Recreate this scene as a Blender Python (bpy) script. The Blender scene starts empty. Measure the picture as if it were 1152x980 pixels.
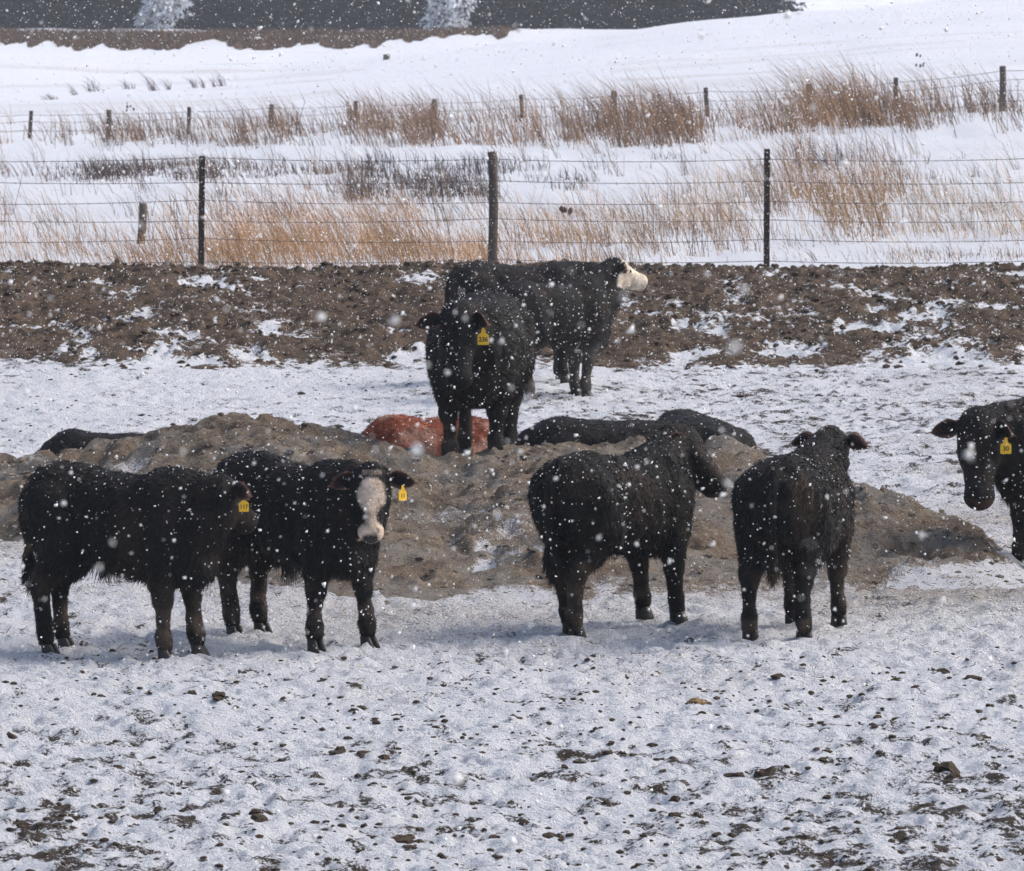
import bpy, math, random
import numpy as np
from mathutils import Vector, Matrix

# ------------------------------------------------------------------ camera, sky, sun
random.seed(7)
RNG = np.random.default_rng(7)
R = math.radians
sc = bpy.context.scene
COL = sc.collection

CAM_H = 3.8
FPX = 6000.0                       # focal length in pixels of the 1152 px wide photograph
HORIZON = 23.0
cam_data = bpy.data.cameras.new('camera')
cam_data.sensor_fit = 'HORIZONTAL'
cam_data.sensor_width = 36.0
cam_data.lens = 36.0 * FPX / 1152.0
cam_data.clip_start = 0.5
cam_data.clip_end = 6000.0
cam_data.dof.use_dof = True
cam_data.dof.focus_distance = 33.5
cam_data.dof.aperture_fstop = 14.0
cam = bpy.data.objects.new('camera', cam_data)
COL.objects.link(cam)
cam.location = (0, 0, CAM_H)
cam.rotation_euler = (R(90) - math.atan((490 - HORIZON) / FPX), 0, 0)
sc.camera = cam

SUN_EL, SUN_AZ = 43.0, 75.0        # azimuth measured from +Y (away from the camera) towards +X
world = bpy.data.worlds.new('World')
sc.world = world
world.use_nodes = True
wn = world.node_tree
bg = wn.nodes['Background']
sky = wn.nodes.new('ShaderNodeTexSky')
sky.sky_type = 'NISHITA'
sky.sun_disc = False
sky.sun_elevation = R(SUN_EL)
sky.sun_rotation = R(SUN_AZ)
sky.air_density = 1.0
sky.dust_density = 4.2
sky.ozone_density = 1.0
wn.links.new(sky.outputs[0], bg.inputs[0])
bg.inputs[1].default_value = 0.125
sun_data = bpy.data.lights.new('sun', 'SUN')
sun_data.energy = 1.1
sun_data.angle = R(30)
sun_data.color = (1.0, 0.98, 0.95)
sun = bpy.data.objects.new('sun', sun_data)
COL.objects.link(sun)
sdir = Vector((math.sin(R(SUN_AZ)) * math.cos(R(SUN_EL)), math.cos(R(SUN_AZ)) * math.cos(R(SUN_EL)), math.sin(R(SUN_EL))))
sun.rotation_euler = sdir.to_track_quat('Z', 'Y').to_euler()
sun.location = sdir * 100

sc.view_settings.view_transform = 'Standard'
sc.view_settings.look = 'None'
sc.view_settings.exposure = 0.94
sc.view_settings.gamma = 1.0
sc.view_settings.use_curve_mapping = False
sc.render.engine = 'CYCLES'
sc.cycles.use_denoising = True
sc.cycles.max_bounces = 6

# ------------------------------------------------------------------ helpers
def _hash(ix, iy, iz, seed):
    h = (ix.astype(np.int64) * 374761393 + iy.astype(np.int64) * 668265263 + iz * 2147483647 + seed * 974634777) & 0xFFFFFFFF
    h = ((h ^ (h >> 13)) * 1274126177) & 0xFFFFFFFF
    h = ((h ^ (h >> 16)) * 2246822519) & 0xFFFFFFFF
    return ((h ^ (h >> 15)) & 0xFFFFFF) / float(0xFFFFFF) * 2 - 1

def noise2(x, y, seed=0):
    x = np.asarray(x, float); y = np.asarray(y, float)
    ix = np.floor(x); iy = np.floor(y)
    fx = x - ix; fy = y - iy
    fx = fx * fx * fx * (fx * (fx * 6 - 15) + 10); fy = fy * fy * fy * (fy * (fy * 6 - 15) + 10)
    a = _hash(ix, iy, 0, seed); b = _hash(ix + 1, iy, 0, seed)
    c = _hash(ix, iy + 1, 0, seed); d = _hash(ix + 1, iy + 1, 0, seed)
    return (a * (1 - fx) + b * fx) * (1 - fy) + (c * (1 - fx) + d * fx) * fy

def noise3(x, y, z, seed=0):
    iz = np.floor(z); fz = z - iz
    fz = fz * fz * (3 - 2 * fz)
    ix = np.floor(x); iy = np.floor(y); fx = x - ix; fy = y - iy
    fx = fx * fx * (3 - 2 * fx); fy = fy * fy * (3 - 2 * fy)
    out = 0
    for k, w in ((0, 1 - fz), (1, fz)):
        zz = (iz + k).astype(np.int64) * 1442695041
        a = _hash(ix, iy, zz, seed); b = _hash(ix + 1, iy, zz, seed)
        c = _hash(ix, iy + 1, zz, seed); d = _hash(ix + 1, iy + 1, zz, seed)
        out = out + w * ((a * (1 - fx) + b * fx) * (1 - fy) + (c * (1 - fx) + d * fx) * fy)
    return out

def fbm(x, y, seed=0, octv=4, gain=0.5):
    r = 0; a = 1.0
    for i in range(octv):
        r = r + a * noise2(x * 2 ** i + 17.3 * i, y * 2 ** i - 9.1 * i, seed + i)
        a *= gain
    return r

def sstep(a, b, x):
    t = np.clip((x - a) / (b - a), 0, 1)
    return t * t * (3 - 2 * t)

def np_mesh(name, verts, faces, smooth=True, attrs=None, col=None):
    """faces: (n,k) int array (all the same size) or list of such arrays"""
    me = bpy.data.meshes.new(name)
    verts = np.ascontiguousarray(verts, dtype=np.float32)
    fl = faces if isinstance(faces, list) else [faces]
    fl = [np.asarray(f, dtype=np.int32) for f in fl if len(f)]
    me.vertices.add(len(verts))
    me.vertices.foreach_set('co', verts.ravel())
    nl = sum(f.size for f in fl); nf = sum(len(f) for f in fl)
    me.loops.add(nl); me.polygons.add(nf)
    me.loops.foreach_set('vertex_index', np.concatenate([f.ravel() for f in fl]))
    starts = []; s = 0
    for f in fl:
        starts.append(s + np.arange(len(f)) * f.shape[1]); s += f.size
    me.polygons.foreach_set('loop_start', np.concatenate(starts).astype(np.int32))
    me.polygons.foreach_set('use_smooth', np.full(nf, smooth, dtype=bool))
    me.update(calc_edges=True)
    for k, v in (attrs or {}).items():
        a = me.attributes.new(k, 'FLOAT', 'POINT')
        a.data.foreach_set('value', np.ascontiguousarray(v, dtype=np.float32))
    if col is not None:
        a = me.attributes.new('Col', 'FLOAT_COLOR', 'POINT')
        c4 = np.ones((len(verts), 4), dtype=np.float32); c4[:, :3] = col
        a.data.foreach_set('color', c4.ravel())
    return me

def add(name, me, mat=None, parent=None, loc=None, kind=None):
    o = bpy.data.objects.new(name, me)
    COL.objects.link(o)
    if mat is not None and me is not None and len(me.materials) == 0:
        me.materials.append(mat)
    if parent is not None:
        o.parent = parent
    if loc is not None:
        o.location = loc
    if kind:
        o['kind'] = kind
    return o

def tag(o, label, cat=None, group=None):
    o['label'] = label
    if cat: o['category'] = cat
    if group: o['group'] = group
    return o

def empty(name, loc, rz=0.0):
    o = bpy.data.objects.new(name, None)
    o.empty_display_size = 0.2
    COL.objects.link(o)
    o.location = loc
    o.rotation_euler = (0, 0, rz)
    return o

def grid_faces(nr, nc):
    i = np.arange(nr - 1)[:, None] * nc + np.arange(nc - 1)[None, :]
    i = i.ravel()
    return np.stack([i, i + 1, i + nc + 1, i + nc], 1)

def tube(pts, radii, seg=8, caps=True, squash=None):
    pts = np.asarray(pts, float); n = len(pts)
    V = []; F = []
    for i in range(n):
        t = pts[min(i + 1, n - 1)] - pts[max(i - 1, 0)]
        t = t / (np.linalg.norm(t) + 1e-9)
        up = np.array([0, 0, 1.0]) if abs(t[2]) < 0.9 else np.array([0, 1.0, 0])
        a = np.cross(up, t); a /= np.linalg.norm(a); b = np.cross(t, a)
        r = radii[i] if hasattr(radii, '__len__') else radii
        for k in range(seg):
            an = 2 * math.pi * k / seg
            V.append(pts[i] + r * (math.cos(an) * a + math.sin(an) * b))
    for i in range(n - 1):
        for k in range(seg):
            k2 = (k + 1) % seg
            F.append([i * seg + k, i * seg + k2, (i + 1) * seg + k2, (i + 1) * seg + k])
    T = []
    if caps:
        V.append(pts[0]); V.append(pts[-1]); c0 = len(V) - 2; c1 = len(V) - 1
        for k in range(seg):
            k2 = (k + 1) % seg
            T.append([c0, k2, k]); T.append([c1, (n - 1) * seg + k, (n - 1) * seg + k2])
    return np.array(V), np.array(F), np.array(T).reshape(-1, 3)

class Bag:
    """collects pieces of ONE object"""
    def __init__(s): s.v = []; s.q = []; s.t = []; s.c = []; s.n = 0
    def put(s, v, q=None, t=None, c=None):
        v = np.asarray(v, float)
        if q is not None and len(q): s.q.append(np.asarray(q) + s.n)
        if t is not None and len(t): s.t.append(np.asarray(t) + s.n)
        if c is not None: s.c.append(np.broadcast_to(np.asarray(c, float), (len(v), 3)))
        s.v.append(v); s.n += len(v)
    def mesh(s, name, smooth=True):
        fl = []
        if s.q: fl.append(np.concatenate(s.q))
        if s.t: fl.append(np.concatenate(s.t))
        return np_mesh(name, np.concatenate(s.v), fl, smooth, col=np.concatenate(s.c) if s.c else None)

# ------------------------------------------------------------------ material builder
class Mat:
    def __init__(s, name, rough=0.8, spec=0.3):
        s.m = bpy.data.materials.new(name); s.m.use_nodes = True
        s.nt = s.m.node_tree; s.b = s.nt.nodes['Principled BSDF']
        s.b.inputs['Roughness'].default_value = rough
        s.b.inputs['Specular IOR Level'].default_value = spec
        s._pos = None
    def n(s, t, **kw):
        nd = s.nt.nodes.new(t)
        for k, v in kw.items(): setattr(nd, k, v)
        return nd
    def link(s, a, b): s.nt.links.new(a, b)
    def pos(s):
        if s._pos is None: s._pos = s.n('ShaderNodeNewGeometry').outputs['Position']
        return s._pos
    def objco(s): return s.n('ShaderNodeTexCoord').outputs['Object']
    def noise(s, scale, detail=3, rough=0.55, co=None, stretch=None):
        nd = s.n('ShaderNodeTexNoise'); nd.inputs['Scale'].default_value = scale
        nd.inputs['Detail'].default_value = detail; nd.inputs['Roughness'].default_value = rough
        co = co or s.pos()
        if stretch:
            mp = s.n('ShaderNodeMapping'); mp.inputs['Scale'].default_value = stretch
            s.link(co, mp.inputs[0]); co = mp.outputs[0]
        s.link(co, nd.inputs['Vector']); return nd.outputs['Fac']
    def ramp(s, fac, a, b, c0=0.0, c1=1.0):
        nd = s.n('ShaderNodeMapRange'); nd.interpolation_type = 'SMOOTHSTEP'
        for i, v in zip((1, 2, 3, 4), (a, b, c0, c1)): nd.inputs[i].default_value = v
        s.link(fac, nd.inputs[0]); return nd.outputs[0]
    def math(s, op, a, b=None):
        nd = s.n('ShaderNodeMath', operation=op)
        for i, v in enumerate((a, b)):
            if v is None: continue
            if isinstance(v, (int, float)): nd.inputs[i].default_value = v
            else: s.link(v, nd.inputs[i])
        return nd.outputs[0]
    def attr(s, name, out='Fac'):
        nd = s.n('ShaderNodeAttribute'); nd.attribute_name = name; return nd.outputs[out]
    def mix(s, fac, a, b, blend='MIX'):
        nd = s.n('ShaderNodeMix', data_type='RGBA', blend_type=blend)
        for i, v in ((0, fac), (6, a), (7, b)):
            if isinstance(v, (int, float)): nd.inputs[i].default_value = v
            elif isinstance(v, tuple): nd.inputs[i].default_value = (*v, 1)
            else: s.link(v, nd.inputs[i])
        return nd.outputs[2]
    def color(s, c):
        if isinstance(c, tuple): s.b.inputs['Base Color'].default_value = (*c, 1)
        else: s.link(c, s.b.inputs['Base Color'])
    def bump(s, h, strength=0.5, dist=0.02):
        nd = s.n('ShaderNodeBump'); nd.inputs['Strength'].default_value = strength
        nd.inputs['Distance'].default_value = dist
        s.link(h, nd.inputs['Height']); s.link(nd.outputs[0], s.b.inputs['Normal'])

SNOW = (0.80, 0.82, 0.86)
# snow over trodden ground
M = Mat('trodden_snow', 0.75, 0.2)
n1 = M.noise(11, 6, 0.7); n2 = M.noise(48, 5, 0.72)
d = M.math('ADD', M.attr('dirt'), M.math('MULTIPLY', M.math('SUBTRACT', n1, 0.5), 1.1))
d = M.math('ADD', d, M.math('MULTIPLY', M.math('SUBTRACT', n2, 0.5), 1.9))
dm = M.ramp(d, 0.55, 0.63)
st = M.math('ADD', M.attr('straw'), M.math('MULTIPLY', M.math('SUBTRACT', M.noise(70, 4, 0.75), 0.5), 2.6))
stm = M.ramp(st, 0.35, 0.9, 0, 0.85)
soil = M.mix(M.noise(14, 4, 0.6), (0.022, 0.017, 0.013), (0.085, 0.062, 0.043))
snow_v = M.mix(M.noise(2.2, 4, 0.6), (0.70, 0.73, 0.80), (0.84, 0.85, 0.88))
c = M.mix(stm, snow_v, (0.30, 0.245, 0.185))
M.color(M.mix(dm, c, soil))
M.bump(M.math('ADD', M.noise(34, 5, 0.75), M.math('MULTIPLY', dm, 0.3)), 1.0, 0.07)
M_GROUND = M.m

# heap of manure and old bedding
M = Mat('manure_heap', 0.95, 0.1)
a = M.noise(7, 6, 0.72); f = M.noise(85, 4, 0.75); g = M.noise(2.1, 4, 0.6)
c = M.mix(M.ramp(a, .3, .7), (0.10, 0.076, 0.058), (0.36, 0.29, 0.22))
c = M.mix(M.ramp(g, 0.45, 0.58, 0, 0.65), c, (0.28, 0.265, 0.245))
c = M.mix(M.ramp(M.noise(1.3, 3, .6), 0.5, 0.62, 0, 0.45), c, (0.18, 0.12, 0.08))
c = M.mix(M.ramp(f, 0.55, 0.66, 0, 0.85), c, (0.46, 0.39, 0.31))
c = M.mix(M.ramp(M.noise(60, 4, 0.7), 0.34, 0.46, 0.85, 0), c, (0.03, 0.022, 0.017))
sn = M.math('ADD', M.attr('snow'), M.math('MULTIPLY', M.math('SUBTRACT', M.noise(20, 5, 0.7), 0.5), 1.5))
sn = M.math('ADD', sn, M.math('MULTIPLY', M.math('SUBTRACT', M.noise(110, 3, 0.7), 0.5), 1.7))
c = M.mix(M.ramp(sn, 0.5, 0.75), c, (0.74, 0.75, 0.79))
M.color(c)
M.bump(M.math('ADD', a, M.math('MULTIPLY', f, 0.8)), 1.0, 0.06)
M_MOUND = M.m

# turned dirt bank
M = Mat('dirt_bank', 0.95, 0.1)
a = M.noise(5, 6, 0.72); f = M.noise(45, 4, 0.75)
c = M.mix(M.ramp(a, .3, .7), (0.036, 0.026, 0.019), (0.19, 0.135, 0.095))
c = M.mix(M.ramp(M.noise(30, 4, .7), .34, .46, .85, 0), c, (0.022, 0.015, 0.011))
c = M.mix(M.ramp(f, 0.62, 0.75, 0, 0.5), c, (0.27, 0.20, 0.14))
sn = M.math('ADD', M.attr('snow'), M.math('MULTIPLY', M.math('SUBTRACT', M.noise(13, 5, 0.7), 0.5), 1.5))
c = M.mix(M.ramp(sn, 0.5, 0.62), c, (0.80, 0.82, 0.86))
M.color(c)
M.bump(M.math('ADD', a, M.math('MULTIPLY', f, 0.6)), 1.0, 0.09)
M_BERM = M.m

M = Mat('clod', 0.95, 0.1)
info = M.n('ShaderNodeObjectInfo').outputs['Random']
c = M.mix(M.noise(30, 4, 0.6), (0.022, 0.017, 0.013), (0.10, 0.075, 0.052))
M.color(c); M.bump(M.noise(60, 4, 0.6), 0.8, 0.02)
M_CLOD = M.m
M = Mat('straw_clod', 0.95, 0.1)
M.color(M.mix(M.noise(35, 4, 0.6), (0.10, 0.06, 0.03), (0.30, 0.20, 0.10))); M.bump(M.noise(60, 4, 0.6), 0.8, 0.02)
M_CLOD2 = M.m

def col_mat(name, rough=0.8, spec=0.2, nscale=12.0, var=0.35, sheen=0.0, bump=0.0, transl=False):
    M = Mat(name, rough, spec)
    v = M.ramp(M.noise(nscale, 4, 0.6), 0.25, 0.75, 1 - var, 1 + var)
    vv = M.n('ShaderNodeVectorMath', operation='SCALE')
    M.link(M.attr('Col', 'Color'), vv.inputs[0]); M.link(v, vv.inputs['Scale'])
    M.color(vv.outputs[0])
    if sheen:
        M.b.inputs['Sheen Weight'].default_value = sheen
        M.b.inputs['Sheen Roughness'].default_value = 0.5
        M.b.inputs['Sheen Tint'].default_value = (0.5, 0.48, 0.5, 1)
    if bump: M.bump(M.noise(nscale * 4, 4, 0.65), bump, 0.02)
    return M.m

M_HIDE = col_mat('cattle_hide', 0.7, 0.16, 9, 0.45, 0.0, 0.8)
M_HAIR = col_mat('cattle_hair', 0.55, 0.22, 9, 0.45)
M_GRASS = col_mat('dry_grass', 0.8, 0.15, 1.2, 0.25)
M_LEAF = col_mat('conifer_needles', 0.75, 0.2, 1.5, 0.4)
M = Mat('hoof', 0.5, 0.3); M.color(M.mix(M.noise(40), (0.012, 0.011, 0.010), (0.04, 0.035, 0.03))); M_HOOF = M.m
M = Mat('eye', 0.08, 0.6); M.color(M.mix(M.noise(20), (0.004, 0.003, 0.003), (0.008, 0.006, 0.005))); M_EYE = M.m
M = Mat('tag_plastic', 0.45, 0.4); M.color(M.mix(M.noise(60, 3), (0.78, 0.42, 0.012), (0.88, 0.56, 0.03))); M_TAG = M.m
M = Mat('tag_ink', 0.6, 0.2); M.color(M.mix(M.noise(60, 3), (0.02, 0.014, 0.01), (0.05, 0.035, 0.02))); M_INK = M.m
M = Mat('weathered_wood', 0.9, 0.15)
M.color(M.mix(M.noise(6, 5, 0.65, stretch=(8, 8, 0.7)), (0.035, 0.028, 0.024), (0.17, 0.14, 0.115)))
M.bump(M.noise(8, 4, 0.6, stretch=(10, 10, 0.6)), 0.8, 0.02); M_WOOD = M.m
M = Mat('rusty_steel', 0.7, 0.3); M.b.inputs['Metallic'].default_value = 0.3
M.color(M.mix(M.noise(15, 4), (0.03, 0.026, 0.025), (0.085, 0.05, 0.035))); M_STEEL = M.m
M = Mat('fence_wire', 0.6, 0.3); M.b.inputs['Metallic'].default_value = 0.3
M.color(M.mix(M.noise(30, 3), (0.03, 0.025, 0.024), (0.075, 0.06, 0.052))); M_WIRE = M.m
M = Mat('snowflake', 0.8, 0.1); M.color(M.mix(M.noise(50, 2), (0.95, 0.95, 0.96), (0.98, 0.98, 0.98)))
M.b.inputs['Subsurface Weight'].default_value = 0.0
tr = M.n('ShaderNodeBsdfTranslucent'); tr.inputs[0].default_value = (0.98, 0.98, 0.98, 1)
mx = M.n('ShaderNodeMixShader'); mx.inputs[0].default_value = 0.55
out = M.nt.nodes['Material Output']
M.link(M.b.outputs[0], mx.inputs[1]); M.link(tr.outputs[0], mx.inputs[2]); M.link(mx.outputs[0], out.inputs['Surface'])
M_FLAKE = M.m
M = Mat('tree_bark', 0.9, 0.1); M.color(M.mix(M.noise(8, 4, stretch=(3, 3, 0.4)), (0.025, 0.02, 0.016), (0.08, 0.065, 0.05))); M_BARK = M.m

# ------------------------------------------------------------------ terrain
DK = np.array([-400, 58, 62, 70, 76, 110, 130, 150, 165, 200, 250, 275, 300, 326, 336, 365, 450, 700, 1500, 4000.])
AK = np.array([0, 0, .10, .32, .36, .50, .66, .84, .95, 1.25, 2.4, 2.55, 2.3, 1.75, 3.15, 3.3, 6, 14, 30, 30.])
BK = np.array([0, 0, 0, 0, .0, .02, .045, .062, .068, .085, .115, .11, .06, .0, .0, .0, .0, 0, 0, 0.])

def base_h(x, y):
    x = np.asarray(x, float); y = np.asarray(y, float)
    a = np.interp(y, DK, AK); b = np.interp(y, DK, BK)
    lim = 10 + np.abs(y) * 0.12
    xx = lim * np.tanh(x / lim)
    z = a + b * xx
    # keep the left side of the far field from falling away
    lo = np.interp(y, [0, 150, 200, 250, 290, 326], [-9, -0.4, -0.1, 0.75, 1.5, 1.75])
    k = 0.4
    z = np.where(y > 150, lo + k * np.log1p(np.exp(np.clip((z - lo) / k, -30, 30))), z)
    far = sstep(90, 160, y)
    z = z + far * 0.20 * noise2(x / 14, y / 22, 5) + far * 0.08 * noise2(x / 3.0, y / 6.0, 6) + sstep(72, 80, y) * sstep(170, 130, y) * (.06 * noise2(x / 1.6, y / 4.0, 7) + .04 * noise2(x / .7, y / 1.8, 8))
    fur = sstep(165, 185, y) * sstep(318, 300, y)
    z = z + fur * (0.07 * noise2((x * .30 + y) / 4.2, (x - .3 * y) / 30, 9) + .05 * noise2((x * .30 + y) / 2.2, (x - .3 * y) / 14, 10))
    near = sstep(76, 60, y)
    return z + near * 0.035 * noise2(x / 1.7, y / 2.3, 3)

def snow_detail(x, y):
    amp = sstep(90, 55, y)
    z = 0.016 * noise2(x / 0.10, y / 0.12, 11) + 0.022 * noise2(x / 0.052, y / 0.07, 12)
    z = z + 0.008 * noise2(x / 0.29, y / 0.33, 13)
    lump = noise2(x / 0.17, y / 0.19, 15)
    z = z + 0.02 * np.maximum(lump - 0.35, 0)
    hoof = noise2(x / 0.23, y / 0.23, 16)
    z = z - 0.015 * sstep(0.5, 0.7, hoof)
    return z * (0.12 + 0.88 * amp)

MX = np.array([-9., -5.5, -4.6, -3.9, -3.2, -2.54, -2.07, -1.53, -1.05, -.51, -.1, .16, .7, 1.72, 2.1, 2.55, 3.15, 3.6, 4.1])
MH = np.array([-.1, .05, .26, .38, .47, .60, .71, .66, .57, .45, .53, .56, .56, .56, .50, .44, .20, .03, -.1])
MY = np.array([42., 42., 41.7, 41.5, 41.2, 40.9, 40.6, 40.5, 40.5, 40.4, 40.5, 40.5, 40.5, 40.1, 39.5, 38.7, 37.7, 37.1, 36.9])
MF = np.array([1.5, 1.7, 1.9, 2.1, 2.8, 3.7, 4.5, 5.1, 5.5, 5.6, 5.7, 5.7, 5.4, 4.9, 4.2, 3.2, 2.4, 1.8, 1.4])
def mound_h(x, y):
    h = np.interp(x, MX, MH); yr = np.interp(x, MX, MY); wf = np.interp(x, MX, MF)
    yr = yr + 0.25 * noise2(x / 0.9, x * 0 + 3.3, 21)
    t = (y - yr)
    u = np.where(t < 0, -t / wf, t / 1.75)
    prof = np.where(u < 1, np.cos(np.clip(u, 0, 1) * math.pi / 2) ** 1.0, -0.25 * (u - 1))
    # rounded crest and slumped front
    m = h * prof
    body = sstep(0.02, 0.2, m)
    m = m + body * (0.07 * noise2(x / 0.55, y / 0.7, 22) + 0.08 * np.abs(noise2(x / 0.23, y / 0.26, 23)) - .03 - .06 * sstep(.45, .75, noise2(x / .2, y / .24, 26)))
    return m
def mound_fine(x, y):
    return 0.028 * noise2(x / 0.09, y / 0.1, 24) + 0.018 * noise2(x / 0.045, y / 0.05, 25)

def proj(x, y, z):
    th = math.atan((490 - HORIZON) / FPX)
    cdep = y * math.cos(th) + (CAM_H - z) * math.sin(th)
    return 576 + FPX * x / cdep, 490 + FPX * ((CAM_H - z) * math.cos(th) - y * math.sin(th)) / cdep

def ground_at(u, v, lo=18, hi=400):
    """point of the bare terrain seen at a pixel of the photograph"""
    ys = np.exp(np.linspace(math.log(lo), math.log(hi), 900))
    u = np.atleast_1d(np.asarray(u, float)); v = np.atleast_1d(np.asarray(v, float))
    xs = (u[:, None] - 576) / FPX * (ys[None, :] * 1.004)
    Y = np.broadcast_to(ys[None, :], xs.shape)
    _, vv = proj(xs, Y, base_h(xs, Y))
    k = np.argmax(vv <= v[:, None], axis=1)
    return xs[np.arange(len(u)), k], ys[k]

def bank_mask(X, Y):
    lowedge = 328.3 + 3.4 * noise2(X / 2.7, X * 0 + 1, 41) + 2.6 * noise2(X / 0.7, X * 0 + 2, 43) + 1.2 * noise2(X / 0.3, X * 0 + 2, 44) + 5.5 * sstep(-12, 1, X)
    return sstep(-.6, .6, Y - lowedge) * sstep(336.4, 335.8, Y) * sstep(1.5, -1, X)

def build_ground():
    ys = list(np.arange(-60, 19.0, 3.0))
    y = 19.0
    while y < 60: ys.append(y); y *= 1.00105
    while y < 90: ys.append(y); y *= 1.006
    while y < 318: ys.append(y); y *= 1.0055
    while y < 345: ys.append(y); y += 0.35
    while y < 1250: ys.append(y); y *= 1.02
    ys = np.array(ys); nr = len(ys); nc = 376
    t = np.linspace(-1, 1, nc)
    inner = np.clip(t, -.94, .94) / .94
    outer = np.sign(t) * np.maximum(np.abs(t) - .94, 0) / .06
    half = np.maximum(np.abs(ys), 16) * 0.125 + 0.6
    X = inner[None, :] * half[:, None] + np.sign(outer)[None, :] * (np.abs(outer) ** 2)[None, :] * (60 + np.abs(ys)[:, None] * 1.6)
    Y = np.broadcast_to(ys[:, None], X.shape)
    X = X.ravel(); Y = Y.ravel().copy()
    Z = base_h(X, Y) + snow_detail(X, Y)
    mh = mound_h(X, Y)
    # macro dirt: bare patches showing through
    big = fbm(X / 1.3, Y / 1.6, 31, 3); mid = noise2(X / 0.22, Y / 0.26, 33); fine = noise2(X / 0.09, Y / 0.12, 34)
    dirt = 0.09 + 0.10 * big + 0.20 * np.maximum(mid, -0.3) + 0.36 * fine + 0.09 * noise2(X / 2.4, Y / 3.6, 38)
    ufr = X / np.maximum(Y, 5) * FPX
    w = np.interp(Y, [0, 18, 24, 27.5, 30, 33, 37, 42, 46, 50, 54, 57, 60, 64, 72, 76], [.33, .31, .28, .22, .09, .04, .08, .10, .22, .21, .17, .18, .40, .6, .4, -.8])
    right = sstep(-100, 420, ufr)
    w = w + np.where((Y > 42) & (Y < 58), 0.16 * right - 0.07, 0) + np.where(Y < 30, 0.06 * right - 0.03, 0)
    dirt = np.where(Y < 76, dirt + w, -1.0)
    # brown turf of the road bank far behind
    bank = bank_mask(X, Y)
    dirt = np.maximum(dirt, bank * 1.3 - 0.1 * (bank < .01))
    straw = 0.05 + 0.16 * noise2(X / 0.8, Y / 1.1, 36) + np.interp(Y, [0, 24, 30, 33, 37, 41, 46, 60], [.04, .05, .11, .21, .30, .34, .12, .06]) + .24 * sstep(1.4, 3.0, X + .6 * noise2(X / .5, Y / .9, 39)) * sstep(32.6, 35.4, Y + 1.2 * noise2(X / .7, Y / 1.1, 40)) * sstep(38.5, 37, Y)
    stub = -.15 + .5 * noise2((X * .3 + Y) / 3.2, (X - .3 * Y) / 25, 37)
    straw = np.where(Y < 74, straw, np.where((Y > 160) & (Y < 318), stub, -1)) + 0.22 * sstep(-.25, 0.0, mh)
    me = np_mesh('ground', np.stack([X, Y, Z], 1), grid_faces(nr, nc), True, {'dirt': dirt, 'straw': straw})
    return add('ground', me, M_GROUND, kind='structure')
GROUND = build_ground()

def sheet(name, x0, x1, nx, ys, hfun, keep, attrs, mat):
    xs = np.linspace(x0, x1, nx)
    X, Y = np.meshgrid(xs, ys); X = X.ravel(); Y = Y.ravel()
    Z, ok = hfun(X, Y)
    F = grid_faces(len(ys), nx)
    F = F[ok[F].any(axis=1)]
    used = np.unique(F); re = np.full(len(X), -1); re[used] = np.arange(len(used))
    me = np_mesh(name, np.stack([X, Y, Z], 1)[used], re[F], True, {k: f(X, Y, Z)[used] for k, f in attrs.items()})
    return add(name, me, mat, kind='structure')

def mfun(X, Y):
    m = mound_h(X, Y)
    e = sstep(0.0, 0.12, m)
    return base_h(X, Y) + m * 1.0 + mound_fine(X, Y) * e + 0.008 - 0.035 * (1 - e), m > -0.005
def msnow(X, Y, Z):
    m = mound_h(X, Y)
    s = 0.42 - 1.0 * sstep(0.0, 0.20, m) + .35 * sstep(.4, .75, noise2(X / .2, Y / .24, 26)) + 0.30 * noise2(X / 0.5, Y / 0.8, 51)
    tail = sstep(2.0, 2.7, X) * sstep(0.30, 0.05, m) * 0.2
    veil = 0.75 * sstep(0.2, 0.6, noise2(X / 0.7, Y / 0.5, 52))
    return s + tail + veil
MOUND = sheet('manure_mound', -8.5, 4.2, 370, np.linspace(34.2, 43.6, 260), mfun, None, {'snow': msnow}, M_MOUND)
tag(MOUND, 'long brown heap of manure and old bedding behind the standing cattle')

def berm_h(x, y):
    crest = 66.8 + 0.4 * noise2(x / 3.0, x * 0, 61)
    front = 57.6 + 0.9 * noise2(x / 1.8, x * 0 + 5, 62) + 0.5 * noise2(x / 0.6, x * 0 + 7, 65) - 0.05 * x * 0
    h = 0.47 + 0.06 * noise2(x / 2.2, x * 0 + 2, 63)
    up = sstep(0, 1, (y - front) / (crest - front)) ** 0.8
    dn = sstep(1, 0, (y - crest) / 2.0)
    return h * up * dn - 0.06 * (y < front) * np.minimum(front - y, 1)
def bfun(X, Y):
    b = berm_h(X, Y)
    base = np.minimum(base_h(X, Y), 0.12 + 0.16 * sstep(62, 70, Y))
    e = sstep(0.0, 0.1, b)
    lum = 0.06 * noise2(X / 0.33, Y / 0.4, 66) + 0.06 * np.abs(noise2(X / 0.13, Y / 0.16, 67)) + 0.03 * noise2(X / 0.07, Y / 0.09, 68)
    z = base + b + lum * e + 0.01 - 0.06 * (1 - e)
    return z, (b > -0.04) & (Y < 69.4)
def bsnow(X, Y, Z):
    n = fbm(X / 0.55, Y / 1.3, 71, 4, .65)
    e = sstep(60.5, 57.5, Y)
    lum = noise2(X / 0.33, Y / 0.4, 66)
    return 0.22 + 0.27 * n - 0.30 * lum + 0.55 * e + 0.10 * sstep(1.0, 5.0, X)
BERM = sheet('dirt_berm', -13, 13, 640, np.linspace(56.6, 69.4, 170), bfun, None, {'snow': bsnow}, M_BERM)
tag(BERM, 'long bank of dark turned dirt patched with snow below the wire fence')

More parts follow.
